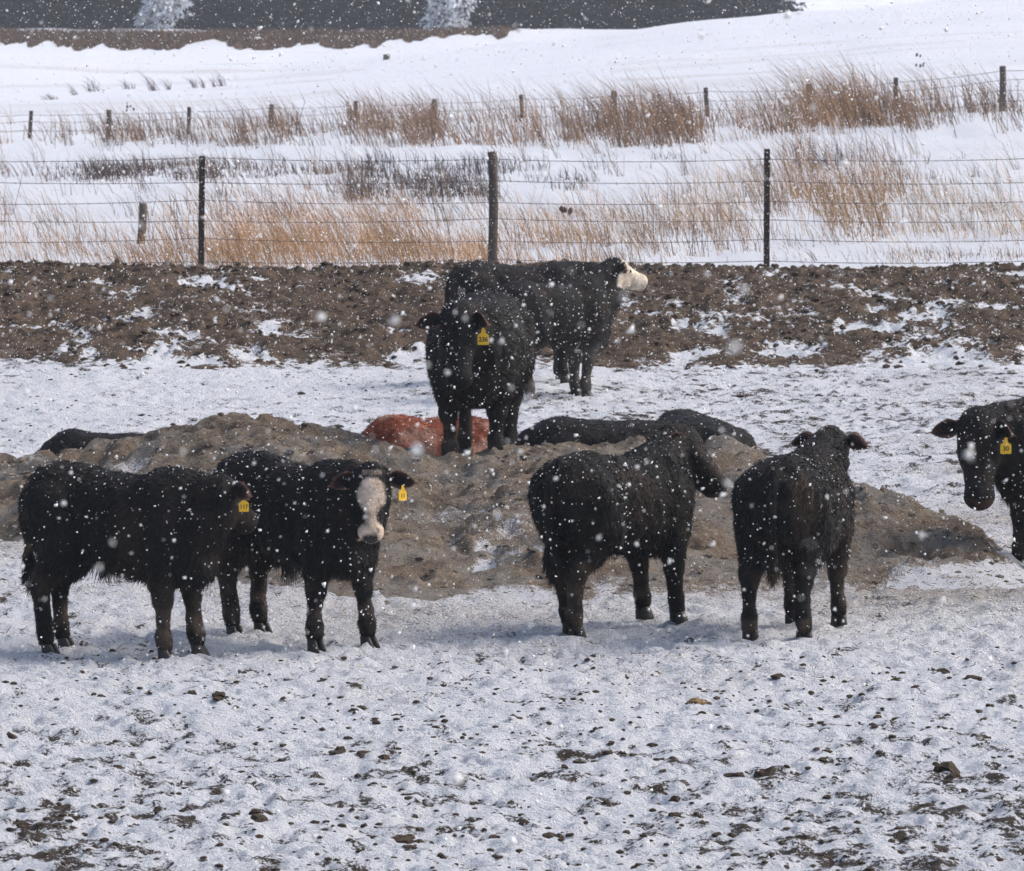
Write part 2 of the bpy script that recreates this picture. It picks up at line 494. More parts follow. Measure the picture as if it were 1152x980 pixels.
# ------------------------------------------------------------------ clods lying on the snow
def ico(sub):
    import bmesh
    bm = bmesh.new(); bmesh.ops.create_icosphere(bm, subdivisions=sub, radius=1.0)
    v = np.array([p.co[:] for p in bm.verts]); f = np.array([[q.index for q in p.verts] for p in bm.faces]); bm.free()
    return v, f
ICO1 = ico(1); ICO2 = ico(2)
def clod_shape(i, sub=2, amp=0.5):
    v, f = (ICO2 if sub == 2 else ICO1)
    r = 1 + amp * noise3(v[:, 0] * 1.3 + 9 * i, v[:, 1] * 1.3, v[:, 2] * 1.3, 80 + i) + 0.25 * noise3(v[:, 0] * 3, v[:, 1] * 3 + 5 * i, v[:, 2] * 3, 90)
    v = v * (r * (1 + .16 * np.random.default_rng(i).uniform(-1, 1, len(v))))[:, None]
    v[:, 2] = np.where(v[:, 2] < -0.2, -0.2 + (v[:, 2] + 0.2) * 0.2, v[:, 2])
    return v, f
CLODS = []
for i in range(14):
    v, f = clod_shape(i)
    me = np_mesh('clod', v, f, False); me.materials.append(M_CLOD2 if i == 13 else M_CLOD); CLODS.append(me)

big_px = [(408, 850, 30), (355, 877, 18), (290, 925, 26), (1068, 868, 34), (1018, 914, 22), (782, 793, 26), (792, 780, 16), (505, 940, 20), (462, 895, 18),
          (430, 855, 20), (862, 872, 28), (825, 940, 20), (940, 938, 16), (1055, 932, 16), (1105, 832, 20), (1080, 825, 16), (876, 768, 16), (246, 787, 16),
          (660, 812, 10), (700, 847, 10), (735, 840, 12), (480, 907, 16), (212, 867, 14), (247, 859, 18), (275, 888, 14), (145, 926, 18), (80, 926, 14), (905, 946, 20),
          (150, 838, 22), (205, 810, 14), (293, 825, 14), (315, 863, 14), (528, 942, 22), (555, 945, 18), (620, 938, 22), (826, 872, 20), (895, 870, 16), (930, 823, 14),
          (1010, 770, 14), (1128, 853, 14), (1045, 905, 18), (1014, 936, 12), (890, 918, 12), (760, 925, 14), (690, 945, 16), (10, 832, 18), (22, 935, 14), (1140, 908, 12),
          (1062, 760, 14), (1095, 772, 16), (405, 797, 12), (350, 812, 14), (740, 758, 10), (590, 930, 16), (450, 948, 26), (470, 947, 20), (630, 943, 16), (1075, 877, 20)]
def place_clod(x, y, w, flat=0.6, idx=None):
    me = CLODS[random.randrange(13) if idx is None else idx]
    z = float(base_h(x, y) + snow_detail(np.array([x]), np.array([y]))[0])
    o = add('clod', me, None, GROUND, (x, y, z - 0.15 * w * flat))
    o.scale = (w * random.uniform(.8, 1.2), w * random.uniform(0.7, 1.2), w * flat * random.uniform(0.7, 1.2)); o.rotation_euler = (0, 0, random.uniform(0, 6.28))
for (u, v, wpx) in big_px:
    x, y = ground_at(u, v)
    place_clod(float(x[0]), float(y[0]), wpx / (FPX / float(y[0])) * 0.46, 0.6, 13 if (u, v) == (782, 793) else None)
def near_clods(x, y, w, m):
    for _ in range(m):
        a = random.uniform(0, 6.28); d_ = w * random.uniform(.9, 2.6)
        place_clod(x + d_ * math.cos(a), y + 1.5 * d_ * math.sin(a), w * random.uniform(.2, .55), random.uniform(.4, .8))
for (u, v, wpx) in big_px:
    x, y = ground_at(u, v); near_clods(float(x[0]), float(y[0]), wpx / (FPX / float(y[0])) * 0.5, 2)
for k in range(185):
    if random.random() < 0.75:
        v = 770 + 210 * random.random() ** 0.8; u = 1152 * random.random() ** (0.75 if v > 860 else 0.6); w = random.uniform(6, 13)
    else:
        v = random.uniform(395, 500); u = random.uniform(640, 1160) if random.random() < .75 else random.uniform(0, 480); w = random.uniform(6, 12)
    x, y = ground_at(u, v); x = float(x[0]); y = float(y[0])
    if mound_h(np.array([x]), np.array([y]))[0] > 0.0: continue
    place_clod(x, y, w / (FPX / y) * 0.5, random.uniform(0.4, 0.75))

# crumbs too small to pick apart
B = Bag(); shapes = [clod_shape(i, 1, 0.4) for i in range(6)]
n = 5200
ys = np.concatenate([RNG.uniform(19, 32, 3200), RNG.uniform(42, 60, 2000)])
xs = RNG.uniform(-1, 1, n) * (ys * 0.115)
for x, y in zip(xs, ys):
    if mound_h(np.array([x]), np.array([y]))[0] > 0: continue
    if noise2(np.array([x / 1.1]), np.array([y / 1.5]), 31)[0] + RNG.uniform(-.6, .6) + 0.02 * x < -0.1: continue
    v, f = shapes[RNG.integers(6)]
    w = RNG.uniform(0.006, 0.022); a = RNG.uniform(0, 6.28); ca, sa = math.cos(a), math.sin(a)
    p = v * [w * 1.2, w, w * .7]; p = np.stack([p[:, 0] * ca - p[:, 1] * sa, p[:, 0] * sa + p[:, 1] * ca, p[:, 2]], 1)
    z = float(base_h(x, y) + snow_detail(np.array([x]), np.array([y]))[0])
    B.put(p + [x, y, z], t=f)
o = add('soil_crumbs', B.mesh('soil_crumbs', False), M_CLOD, kind='stuff'); tag(o, 'small dark crumbs of soil and dung strewn over the snow', 'soil')
B = Bag()
for k in range(1500):
    x = RNG.uniform(-6.5, 3.7); y = RNG.uniform(35, 42)
    if mound_h(np.array([x]), np.array([y]))[0] < 0.03: continue
    z = mfun(np.array([x]), np.array([y]))[0][0]
    v, f = shapes[RNG.integers(6)]; w = RNG.uniform(0.008, 0.035) ** 1.0
    a = RNG.uniform(0, 6.28); ca, sa = math.cos(a), math.sin(a); p = v * [w * 1.2, w, w * .7]
    p = np.stack([p[:, 0] * ca - p[:, 1] * sa, p[:, 0] * sa + p[:, 1] * ca, p[:, 2]], 1)
    B.put(p + [x, y, z], t=f)
o = add('bedding_lumps', B.mesh('bedding_lumps', False), M_MOUND, kind='stuff'); tag(o, 'crumbly lumps of old bedding all over the heap', 'manure')
# lumps of the berm
B = Bag()
for k in range(4200):
    y = RNG.uniform(57.5, 67.6) if k % 3 else RNG.normal(66.6, .5); x = RNG.uniform(-9, 9)
    if berm_h(np.array([x]), np.array([y]))[0] < 0.03: continue
    z = bfun(np.array([x]), np.array([y]))[0][0]
    v, f = shapes[RNG.integers(6)]; w = RNG.uniform(0.015, 0.055)
    a = RNG.uniform(0, 6.28); ca, sa = math.cos(a), math.sin(a); p = v * [w * 1.2, w, w * .8]
    p = np.stack([p[:, 0] * ca - p[:, 1] * sa, p[:, 0] * sa + p[:, 1] * ca, p[:, 2]], 1)
    B.put(p + [x, y, z], t=f)
o = add('dirt_lumps', B.mesh('dirt_lumps', False), M_BERM, kind='stuff'); tag(o, 'broken lumps of dirt covering the long bank', 'soil')

# ------------------------------------------------------------------ cattle
def rot(yaw, pitch=0.0, roll=0.0):
    """columns = forward, left, up after yaw about Z and pitch (nose down negative)"""
    return np.array((Matrix.Rotation(yaw, 3, 'Z') @ Matrix.Rotation(-pitch, 3, 'Y') @ Matrix.Rotation(roll, 3, 'X')))

class Field:
    def __init__(s, lo, hi, h):
        s.lo = np.array(lo, float); s.h = h
        s.n = np.ceil((np.array(hi) - s.lo) / h).astype(int) + 1
        s.F = np.full(s.n, 9.0, dtype=np.float32)
        s.ax = [s.lo[i] + np.arange(s.n[i]) * h for i in range(3)]
    def region(s, a, b):
        i0 = np.clip(np.floor((a - s.lo) / s.h).astype(int), 0, s.n - 1); i1 = np.clip(np.ceil((b - s.lo) / s.h).astype(int) + 1, 1, s.n)
        sl = tuple(slice(i0[i], i1[i]) for i in range(3))
        return sl, s.ax[0][sl[0]][:, None, None], s.ax[1][sl[1]][None, :, None], s.ax[2][sl[2]][None, None, :]
    def blend(s, sl, d, k):
        f = s.F[sl]; h = np.clip(0.5 + 0.5 * (f - d) / k, 0, 1)
        s.F[sl] = f * (1 - h) + d * h - k * h * (1 - h)
    def cone(s, a, b, ra, rb, k=0.04):
        a = np.array(a, float); b = np.array(b, float); m = max(ra, rb) + k + 3 * s.h
        sl, X, Y, Z = s.region(np.minimum(a, b) - m, np.maximum(a, b) + m)
        ab = b - a; L = ab @ ab + 1e-9
        t = np.clip(((X - a[0]) * ab[0] + (Y - a[1]) * ab[1] + (Z - a[2]) * ab[2]) / L, 0, 1)
        d = np.sqrt((X - a[0] - t * ab[0]) ** 2 + (Y - a[1] - t * ab[1]) ** 2 + (Z - a[2] - t * ab[2]) ** 2) - (ra + t * (rb - ra))
        s.blend(sl, d, k)
    def ell(s, c, r, Rm=None, k=0.04, cut=False):
        c = np.array(c, float); r = np.array(r, float); m = r.max() + k + 3 * s.h
        sl, X, Y, Z = s.region(c - m, c + m)
        X = X - c[0]; Y = Y - c[1]; Z = Z - c[2]
        if Rm is None: q = (X / r[0]) ** 2 + (Y / r[1]) ** 2 + (Z / r[2]) ** 2
        else:
            q = 0
            for i in range(3): q = q + ((X * Rm[0, i] + Y * Rm[1, i] + Z * Rm[2, i]) / r[i]) ** 2
        d = (np.sqrt(q) - 1) * r.min()
        if cut: s.F[sl] = np.maximum(s.F[sl], -d)
        else: s.blend(sl, d, k)
    def torso(s, T, p=2.35, k=0.03):
        T = np.array(T); x0, x1 = T[0, 0], T[-1, 0]
        lo = np.array([x0 - .12, -T[:, 3].max() - .1, T[:, 2].min() - .1]); hi = np.array([x1 + .12, T[:, 3].max() + .1, T[:, 1].max() + .1])
        sl, X, Y, Z = s.region(lo, hi)
        xs = X.ravel(); xc = np.clip(xs, x0, x1)
        fine = np.linspace(x0, x1, 90); ker = np.ones(9) / 9
        def ip(j):
            v = np.interp(fine, T[:, 0], T[:, j]); v = np.convolve(np.pad(v, 4, mode='edge'), ker, 'valid')
            return np.interp(xc, fine, v)[:, None, None]
        zt, zb, w = ip(1), ip(2), ip(3)
        zc = zb + (zt - zb) * 0.53; hh = (zt - zb) / 2
        over = np.abs(xs - xc)[:, None, None]
        qz = np.where(Z > zc, (Z - zc) / (zt - zc), (zc - Z) / (zc - zb))
        # narrower towards the spine, full in the barrel
        wz = w * (1 - 0.12 * np.clip(qz * (Z > zc), 0, 1.2) ** 2)
        q = (np.abs(Y / wz) ** p + np.abs(qz) ** p) ** (1 / p)
        d = (q - 1) * np.minimum(w, hh)
        d = np.where(over > 0, np.sqrt(np.maximum(d, 0) ** 2 + over ** 2) + np.minimum(d, 0) * 0, d)
        s.blend(sl, d.astype(np.float32), k)
    def mesh(s):
        F = s.F; ins = F < 0; n = s.n
        c = np.zeros(n - 1, dtype=np.int8)
        for dx in (0, 1):
            for dy in (0, 1):
                for dz in (0, 1):
                    c += ins[dx:n[0] - 1 + dx, dy:n[1] - 1 + dy, dz:n[2] - 1 + dz]
        act = (c > 0) & (c < 8)
        I = np.argwhere(act); idx = np.full(n - 1, -1, dtype=np.int64); idx[act] = np.arange(len(I))
        acc = np.zeros((len(I), 3)); cnt = np.zeros(len(I))
        corners = [(a, b, d) for a in (0, 1) for b in (0, 1) for d in (0, 1)]
        val = {q: F[I[:, 0] + q[0], I[:, 1] + q[1], I[:, 2] + q[2]] for q in corners}
        for p in corners:
            for axn in range(3):
                if p[axn] == 1: continue
                q = tuple(1 if i == axn else p[i] for i in range(3))
                a, b = val[p], val[q]; m = (a < 0) != (b < 0)
                t = np.where(m, a / np.where(m, a - b, 1), 0)
                pt = np.repeat(np.array(p, float)[None], len(I), 0); pt[:, axn] += t
                acc += pt * m[:, None]; cnt += m
        V = s.lo + (I + acc / cnt[:, None]) * s.h
        quads = []
        for axn in range(3):
            o1, o2 = [(1, 2), (2, 0), (0, 1)][axn]
            e = [slice(None)] * 3; e2 = [slice(None)] * 3
            e[axn] = slice(0, -1); e2[axn] = slice(1, None)
            for o in (o1, o2): e[o] = slice(1, -1); e2[o] = slice(1, -1)
            A = ins[tuple(e)]; Bq = ins[tuple(e2)]
            w = np.argwhere(A != Bq)
            base = w.copy(); base[:, o1] += 1; base[:, o2] += 1
            flip = A[w[:, 0], w[:, 1], w[:, 2]]
            def cell(d1, d2):
                g = base.copy(); g[:, o1] += d1; g[:, o2] += d2
                return idx[g[:, 0], g[:, 1], g[:, 2]]
            q = np.stack([cell(-1, -1), cell(0, -1), cell(0, 0), cell(-1, 0)], 1)
            q[~flip] = q[~flip][:, ::-1]
            quads.append(q)
        return V, np.concatenate(quads)

TORSO = [(-.68, 1.05, .78, .12), (-.61, 1.14, .68, .21), (-.48, 1.205, .61, .255), (-.32, 1.205, .60, .265), (-.18, 1.175, .585, .258), (.0, 1.15, .54, .295), (.15, 1.14, .50, .31),
         (.32, 1.145, .48, .285), (.46, 1.155, .47, .245), (.58, 1.11, .49, .205), (.68, 1.01, .56, .14)]
LYING = [(-.67, .50, .10, .15), (-.58, .56, .03, .26), (-.42, .60, .0, .32), (-.20, .61, .0, .34), (.05, .60, .0, .345), (.28, .62, .0, .32), (.46, .64, .02, .26), (.60, .58, .06, .20), (.68, .48, .12, .14)]

BLACK = np.array([0.0052, 0.0047, 0.0050])
hoof_me = {}
def hoof_mesh():
    if 'm' in hoof_me: return hoof_me['m']
    B = Bag()
    for sy in (-1, 1):
        rows = []
        for z, l, w, cx in ((0.0, .068, .031, .012), (.025, .062, .030, .008), (.055, .052, .028, -.002), (.085, .042, .026, -.012)):
            for k in range(10):
                a = 2 * math.pi * k / 10
                px = cx + l * math.cos(a) * (1.0 if math.cos(a) > 0 else .8); py = sy * .027 + w * math.sin(a) * (1 - .25 * max(0, math.cos(a)))
                rows.append((px, py, z))
        q = [[i * 10 + k, i * 10 + (k + 1) % 10, (i + 1) * 10 + (k + 1) % 10, (i + 1) * 10 + k] for i in range(3) for k in range(10)]
        rows.append((0.01, sy * .03, 0.0)); rows.append((-.01, sy * .03, .09))
        t = [[40, (k + 1) % 10, k] for k in range(10)] + [[41, 30 + k, 30 + (k + 1) % 10] for k in range(10)]
        B.put(rows, q=q, t=t)
    hoof_me['m'] = B.mesh('hoof'); hoof_me['m'].materials.append(M_HOOF)
    return hoof_me['m']

def ear_geo(L, W):
    nu, nv = 13, 9; V = []; RIM = []
    for side in (0, 1):
        for i in range(nu):
            t = i / (nu - 1)
            w = W * (0.30 + 0.70 * math.sin(math.pi * min(1, t * 1.05) ** 0.75)) * (1 if t < .8 else math.sqrt(max(0, 1 - ((t - .8) / .2) ** 2)) * .98 + .02)
            for j in range(nv):
                s = j / (nv - 1) * 2 - 1
                cup = 0.55 * W * (s * s) * (1 - 0.5 * t)
                RIM.append(max(abs(s) ** 5, t ** 6))
                V.append((cup - (0.012 if side else 0.0) * (1 - s * s * .8), L * t, s * w - 0.10 * L * t * t))
    g = grid_faces(nu, nv)
    q = np.concatenate([g, g[:, ::-1] + nu * nv])
    rim = list(range(0, nv)) + [i * nv + nv - 1 for i in range(1, nu)] + [(nu - 1) * nv + j for j in range(nv - 2, -1, -1)] + [i * nv for i in range(nu - 2, 0, -1)]
    rr = [[rim[k], rim[(k + 1) % len(rim)], rim[(k + 1) % len(rim)] + nu * nv, rim[k] + nu * nv] for k in range(len(rim))]
    return np.array(V), np.concatenate([q, np.array(rr)[:, ::-1]]), np.array(RIM)

def tag_mesh():
    out = [(-.013, .0), (-.017, -.03), (-.022, -.048), (-.046, -.062), (-.052, -.075), (-.052, -.150), (-.046, -.156), (.046, -.156), (.052, -.150), (.052, -.075), (.046, -.062), (.022, -.048), (.017, -.03), (.013, 0)]
    n = len(out)
    V = [(0.003, y, z) for y, z in out] + [(-0.003, y, z) for y, z in out]
    me = bpy.data.meshes.new('ear_tag')
    me.from_pydata(V, [], [list(range(n))[::-1], [n + i for i in range(n)]] + [[i, (i + 1) % n, n + (i + 1) % n, n + i] for i in range(n)])
    me.materials.append(M_TAG); me.update()
    return me
TAG_ME = tag_mesh()
def text_mesh(s, size):
    cu = bpy.data.curves.new('number', 'FONT'); cu.body = s; cu.size = size; cu.align_x = 'CENTER'; cu.align_y = 'CENTER'
    cu.offset = 0.0012; cu.extrude = 0.0006
    o = bpy.data.objects.new('tmp', cu); COL.objects.link(o)
    dg = bpy.context.evaluated_depsgraph_get(); me = bpy.data.meshes.new_from_object(o.evaluated_get(dg))
    bpy.data.objects.remove(o); me.name = 'number'
    me.materials.clear(); me.materials.append(M_INK)
    return me

def cow(label, x, y, yaw, S=1.0, poll=(.92, 0, 1.15), hyaw=0.0, hpitch=-50, hs=1.0, feet=None, lying=False, fat=1.0, h=0.0155, hair=15000,
        colour=BLACK, face=None, tags=(), seed=1, mud=1.0, tail=True, ear_dir=(0, 0), tufts=(), z0=None, hairlen=1.0, deep=0.0, legs_grey=0.0, rump_mud=0.08, lift=0.0, ear_out=(10, 10), tag_s=.66, stretch=(1, 1, 1)):
    """feet: HL, HR, FL, FR offsets (dx, dy, dz) in body units; poll and feet in body units (hip height 1.2)"""
    rng = np.random.default_rng(seed * 13 + 5)
    yaw = R(yaw)
    feet = feet or [(0, 0, 0)] * 4
    Fd = Field((-1.0, -.62, -.35), (1.75, .62, 1.75), h / S)
    fat = fat * (1.0 if lying else .88); deep = deep * .4
    T = [(a, b, c - deep, w * fat) for a, b, c, w in (LYING if lying else TORSO)]
    Fd.torso(T)
    P = np.array(poll, float); HR_ = rot(R(hyaw), R(hpitch)); 
    hp = lambda p: P + hs * (HR_ @ np.array(p, float))
    # neck
    wz = .42 if lying else 1.0
    top0 = np.array([.40, 0, wz + (.0 if lying else -.01)]); bot0 = np.array([.52, 0, wz - .20]); 
    back = hp((-.01, 0, -.09)); thr = hp((.08, 0, -.17))
    Fd.cone(top0, back, .20, .115 * hs, 0.09)
    mid = (bot0 + thr) / 2 + [0, 0, -.03]
    Fd.cone(bot0, mid, .19, .15, 0.09); Fd.cone(mid, thr, .15, .10 * hs, .08)
    if not lying: Fd.ell((.60, 0, .60), (.11, .12, .13), k=.09)
    # head
    for c_, r_ in (((.055, 0, -.065), (.125, .105, .11)), ((.37, 0, -.088), (.068, .080, .072)), ((.0, 0, -.03), (.055, .065, .055))):
        Fd.ell(hp(c_), np.array(r_) * hs, HR_, .04)
    Fd.cone(hp((.09, 0, -.085)), hp((.35, 0, -.083)), .100 * hs, .070 * hs, .03)
    Fd.cone(hp((.08, 0, -.175)), hp((.36, 0, -.135)), .080 * hs, .046 * hs, .05)
    for sy in (-1, 1):
        Fd.ell(hp((.10, sy * .055, -.13)), np.array((.10, .055, .10)) * hs, HR_, .04)
        Fd.ell(hp((.125, sy * .078, -.045)), np.array((.05, .033, .035)) * hs, HR_, .03)
        Fd.cone(hp((0.0, sy * .075, -.055)), hp((-.005, sy * .115, -.055)), .042 * hs, .03 * hs, .02)
        Fd.ell(hp((.445, sy * .040, -.062)), np.array((.022, .016, .020)) * hs, HR_, cut=True)
    # legs
    hooves = []
    if not lying:
        for i, (sx, sy) in enumerate(((-1, 1), (-1, -1), (1, 1), (1, -1))):
            dx, dy, dz = feet[i]; f = np.array([dx, dy, dz], float)
            if sx < 0:
                Fd.ell((-.53, sy * .13, .88), (.14, .105, .24), k=.06)
                Pn = [((-.42, .125, .92), .215, 0), ((-.35, .18, .70), .152, .1), ((-.44, .18, .56), .100, .35), ((-.555, .172, .43), .068, .65), ((-.55, .17, .28), .046, .85), ((-.54, .168, .15), .053, 1), ((-.53, .168, .09), .053, 1)]
                hoff = (-.505, .168)
            else:
                Fd.ell((.42, sy * .17, .86), (.14, .085, .25), k=.06)
                Pn = [((.44, .13, .86), .165, 0), ((.42, .165, .64), .122, .1), ((.42, .17, .50), .086, .3), ((.428, .165, .37), .064, .6), ((.428, .162, .25), .044, .85), ((.43, .162, .14), .053, 1), ((.44, .162, .09), .053, 1)]
                hoff = (.45, .162)
            prev = None
            for p, r, w in Pn:
                q = np.array([p[0], p[1] * sy * (1 + (fat - 1) * .7), p[2]]) + f * w
                if prev is not None: Fd.cone(prev[0], q, prev[1], r, .05 if r > .09 else .025)
                prev = (q, r)
            hooves.append((hoff[0] + dx, hoff[1] * sy * (1 + (fat - 1) * .7) + dy, dz))
    else:
        for sy in (-1, 1):
            Fd.cone((-.42, sy * .20, .34), (-.02, sy * .34, .22), .19, .13, .06); Fd.cone((-.02, sy * .34, .22), (-.38, sy * .40, .09), .11, .07, .04)
            Fd.cone((-.38, sy * .40, .09), (-.05, sy * .43, .06), .06, .05, .03)
            Fd.cone((.42, sy * .17, .34), (.44, sy * .24, .14), .16, .10, .06); Fd.cone((.44, sy * .24, .14), (.72, sy * .22, .09), .09, .065, .04)
            Fd.cone((.72, sy * .22, .08), (.46, sy * .26, .05), .06, .05, .03)
            hooves.append((-.02, sy * .43, .02)); hooves.append((.44, sy * .26, .0))
    if tail and not lying:
        tp = [((-.60, 0, 1.13), .045), ((-.69, 0, 1.03), .036), ((-.715, .0, .86), .028), ((-.70, 0, .66), .026), ((-.69, 0, .58), .038), ((-.68, 0, .47), .040), ((-.675, 0, .38), .012)]
        for (a, ra), (b, rb) in zip(tp, tp[1:]): Fd.cone(a, b, ra, rb, .015)
    V, Q = Fd.mesh()
    # clumped winter coat in the relief
    hl = (V - P) @ HR_ / hs                       # head coordinates
    onhead = (hl[:, 0] > -.02) & (hl[:, 0] < .5) & (np.abs(hl[:, 1]) < .2) & (np.abs(hl[:, 2] + .08) < .17)
    me = np_mesh('tmp', V, Q); N = np.zeros(len(V) * 3, dtype=np.float32); me.vertices.foreach_get('normal', N); N = N.reshape(-1, 3).astype(float); bpy.data.meshes.remove(me)
    amp = np.where(onhead, .003, .009)
    V = V + N * (amp * (noise3(V[:, 0] / .055 + seed, V[:, 1] / .055, V[:, 2] / .075, 7) + .6 * noise3(V[:, 0] / .14 + seed, V[:, 1] / .14, V[:, 2] / .2, 8)))[:, None]
    # coat colour
    C = np.repeat(np.array(colour, float)[None], len(V), 0)
    big = noise3(V[:, 0] / .22 + 3 * seed, V[:, 1] / .22, V[:, 2] / .22, 17); sm = noise3(V[:, 0] / .06, V[:, 1] / .06 + seed, V[:, 2] / .06, 18)
    rust = sstep(.1, .7, big + .3 * sm)[:, None] * .55
    C = C * (1 - rust) + rust * np.array([.030, .0185, .0140]) * (np.array(colour).sum() / .018)
    low = sstep(.55, .15, V[:, 2]) if not lying else sstep(.2, .05, V[:, 2])
    md = np.clip(low * sstep(-.25, .5, big + .6 * sm) * mud, 0, 1)[:, None] * .75
    C = C * (1 - md) + md * np.array([.075, .056, .042])
    rump = (sstep(-.40, -.58, V[:, 0]) * sstep(.25, .6, big + .5 * sm) * rump_mud)[:, None]
    C = C * (1 - rump) + rump * np.array([.11, .07, .04])
    if legs_grey:
        lg = (sstep(.62, .45, V[:, 2]) * legs_grey)[:, None]; C = C * (1 - lg) + lg * np.array([.085, .075, .066])
    hn = N @ HR_
    if face == 'blaze':
        hw = np.interp(hl[:, 0], [.03, .07, .15, .22, .29, .33, .36, .44], [.02, .075, .085, .062, .032, .040, .10, .10])
        w = sstep(.012, -.006, np.abs(hl[:, 1]) - hw + .014 * sm) * sstep(.02, .055, hl[:, 0]) * np.where(hl[:, 0] < .33, sstep(-.2, .2, hn[:, 2]), 1) * onhead
        w = np.maximum(w, sstep(.03, .01, np.abs(hl[:, 0] + .005)) * sstep(.07, .05, np.abs(hl[:, 1])) * onhead * .5 * (hn[:, 2] > .2))
        w = w[:, None]; C = C * (1 - w) + w * (np.array([.62, .49, .38]) * (1 - .5 * sstep(-.1, .6, sm + .5 * noise3(V[:, 0] / .025, V[:, 1] / .025, V[:, 2] / .025, 19)))[:, None])
        nose = (sstep(.405, .42, hl[:, 0]) * sstep(.058, .045, np.abs(hl[:, 1])) * sstep(-.13, -.11, hl[:, 2]) * onhead)[:, None]
        C = C * (1 - nose) + nose * np.array([.035, .03, .032])
    elif face == 'white':
        w = (sstep(.0, .05, hl[:, 0] + .02 * sm) * onhead)[:, None]; C = C * (1 - w) + w * np.array([.60, .52, .41])
        nose = (sstep(.40, .43, hl[:, 0]) * onhead)[:, None]; C = C * (1 - nose) + nose * np.array([.06, .05, .05])
    elif face == 'brown':
        w = (sstep(.375, .42, hl[:, 0] + .02 * sm) * onhead)[:, None]; C = C * (1 - w) + w * np.array([.050, .026, .021])
    elif face == 'nose':
        nose = (sstep(.40, .43, hl[:, 0]) * onhead)[:, None]; C = C * (1 - nose) + nose * np.array([.045, .035, .032])
    if z0 is None: z0 = float(base_h(x, y))
    root = empty('cow', (x, y, z0 + lift), yaw); root.scale = (S * stretch[0], S * stretch[1], S * stretch[2])
    add('body', np_mesh('body', V, Q, True, col=C), M_HIDE, root)
    # ears
    EV = []; EN = []; EC = []
    for sy, out in ((1, ear_out[0]), (-1, ear_out[1])):
        es = hs ** .4; ev, ef, rim = ear_geo(.175 * es, .058 * es)
        Rl = np.array(Matrix.Rotation(R(out) * sy, 3, 'Z') @ Matrix.Rotation(R(-8 + 4 * rng.uniform(-1, 1)) * sy, 3, 'X')) 
        ev = ev * [1, sy, 1]; ev = ev @ Rl.T
        if sy < 0: ef = ef[:, ::-1]
        # the ear hangs level in the world, yawed with the head
        Rw = rot(R(hyaw)); root_e = hp((-.005, sy * .105, -.055))
        ev = ev @ Rw.T + root_e
        t = np.linalg.norm(ev - root_e, axis=1) / (.175 * es)
        ec = np.array(colour)[None] * (1.3 + 0 * t[:, None]) + np.array([.15, .075, .055])[None] * rim[:, None]
        eo = add('ear', np_mesh('ear', ev, ef, True, col=ec), M_HIDE, root)
        EV.append(ev); EN.append(ev * 0 + (Rw @ np.array([0.2, sy * .6, .2]))); EC.append(ec)
        for (side, yw, txt, frac) in tags:
            if side != sy: continue
            p = root_e + Rw @ Rl @ np.array([.012 + .02 * es, sy * .175 * es * frac, -.030 * es - .005])
            to = add('ear_tag', TAG_ME, None, root, p); to.rotation_euler = (0, 0, R(yw) - yaw)
            to.scale = (1 / S * tag_s * .9,) * 3
            if txt:
                num = add('number', text_mesh(txt, .058), None, to, (0.0045, 0, -.108)); num.rotation_euler = (R(90), 0, R(90))
    eb = ICO2
    for sy in (-1, 1):
        p = hp((.135, sy * .103, -.055))
        add('eye', np_mesh('eye', eb[0] * .021 * hs, eb[1], True), M_EYE, root, p)
    for (hx, hy, hz) in hooves:
        ho = add('hoof', hoof_mesh(), None, root, (hx, hy, hz - .022)); ho.rotation_euler = (0, 0, rng.uniform(-.15, .15))
    # hair
    n = hair
    pick = rng.integers(0, len(V), n)
    p = V[pick]; nn = N[pick]; cc = C[pick]
    flow = np.stack([np.full(n, -.55), np.zeros(n), np.full(n, -.75)], 1)
    hx = hl[pick]; oh = onhead[pick]
    fx = HR_[:, 0]; flow[oh] = -fx * .3 + np.array([0, 0, -.1])
    flow += .55 * np.stack([noise3(p[:, 0] / .07, p[:, 1] / .07, p[:, 2] / .07, s_) for s_ in (101, 102, 103)], 1)
    flow -= nn * (flow * nn).sum(1)[:, None]
    flow /= np.linalg.norm(flow, axis=1)[:, None] + 1e-6
    lift_ = rng.uniform(.25, .8, n)[:, None]
    dr = flow + nn * lift_ + rng.normal(0, .18, (n, 3)); dr /= np.linalg.norm(dr, axis=1)[:, None]
    Ln = rng.uniform(.5, 1.4, n) * .028 * hairlen
    Ln = np.where(p[:, 2] < .45, Ln * .55, Ln) if not lying else Ln
    Ln = np.where(oh, np.where(hx[:, 0] > .3, .006, .014) * rng.uniform(.6, 1.3, n), Ln)
    under = (nn[:, 2] < -.5) & (p[:, 2] > .42) & ~oh & (not lying)
    Ln = np.where(under, Ln * 1.7, Ln)
    sw = (p[:, 0] < -.64) & (p[:, 2] < .58) & (np.abs(p[:, 1]) < .06); Ln = np.where(sw, .06, Ln)
    extra = [(p, dr, Ln, cc)]
    for (tx, ty, tz, tl, tn, tr) in tufts:
        pp = np.array([tx, ty, tz]) + rng.normal(0, 1, (tn, 3)) * [tr, tr * .5, .01]
        dd = np.array([0, 0, -1.0]) + rng.normal(0, .25, (tn, 3)); dd /= np.linalg.norm(dd, axis=1)[:, None]
        extra.append((pp, dd, rng.uniform(.5, 1, tn) * tl, np.repeat(np.array([[.014, .011, .010]]), tn, 0)))
    for ev, en, ec in zip(EV, EN, EC):
        k = rng.integers(0, len(ev), 350); dd = en[k] + rng.normal(0, .35, (350, 3)); dd /= np.linalg.norm(dd, axis=1)[:, None]
        extra.append((ev[k], dd, rng.uniform(.008, .026, 350), ec[k]))
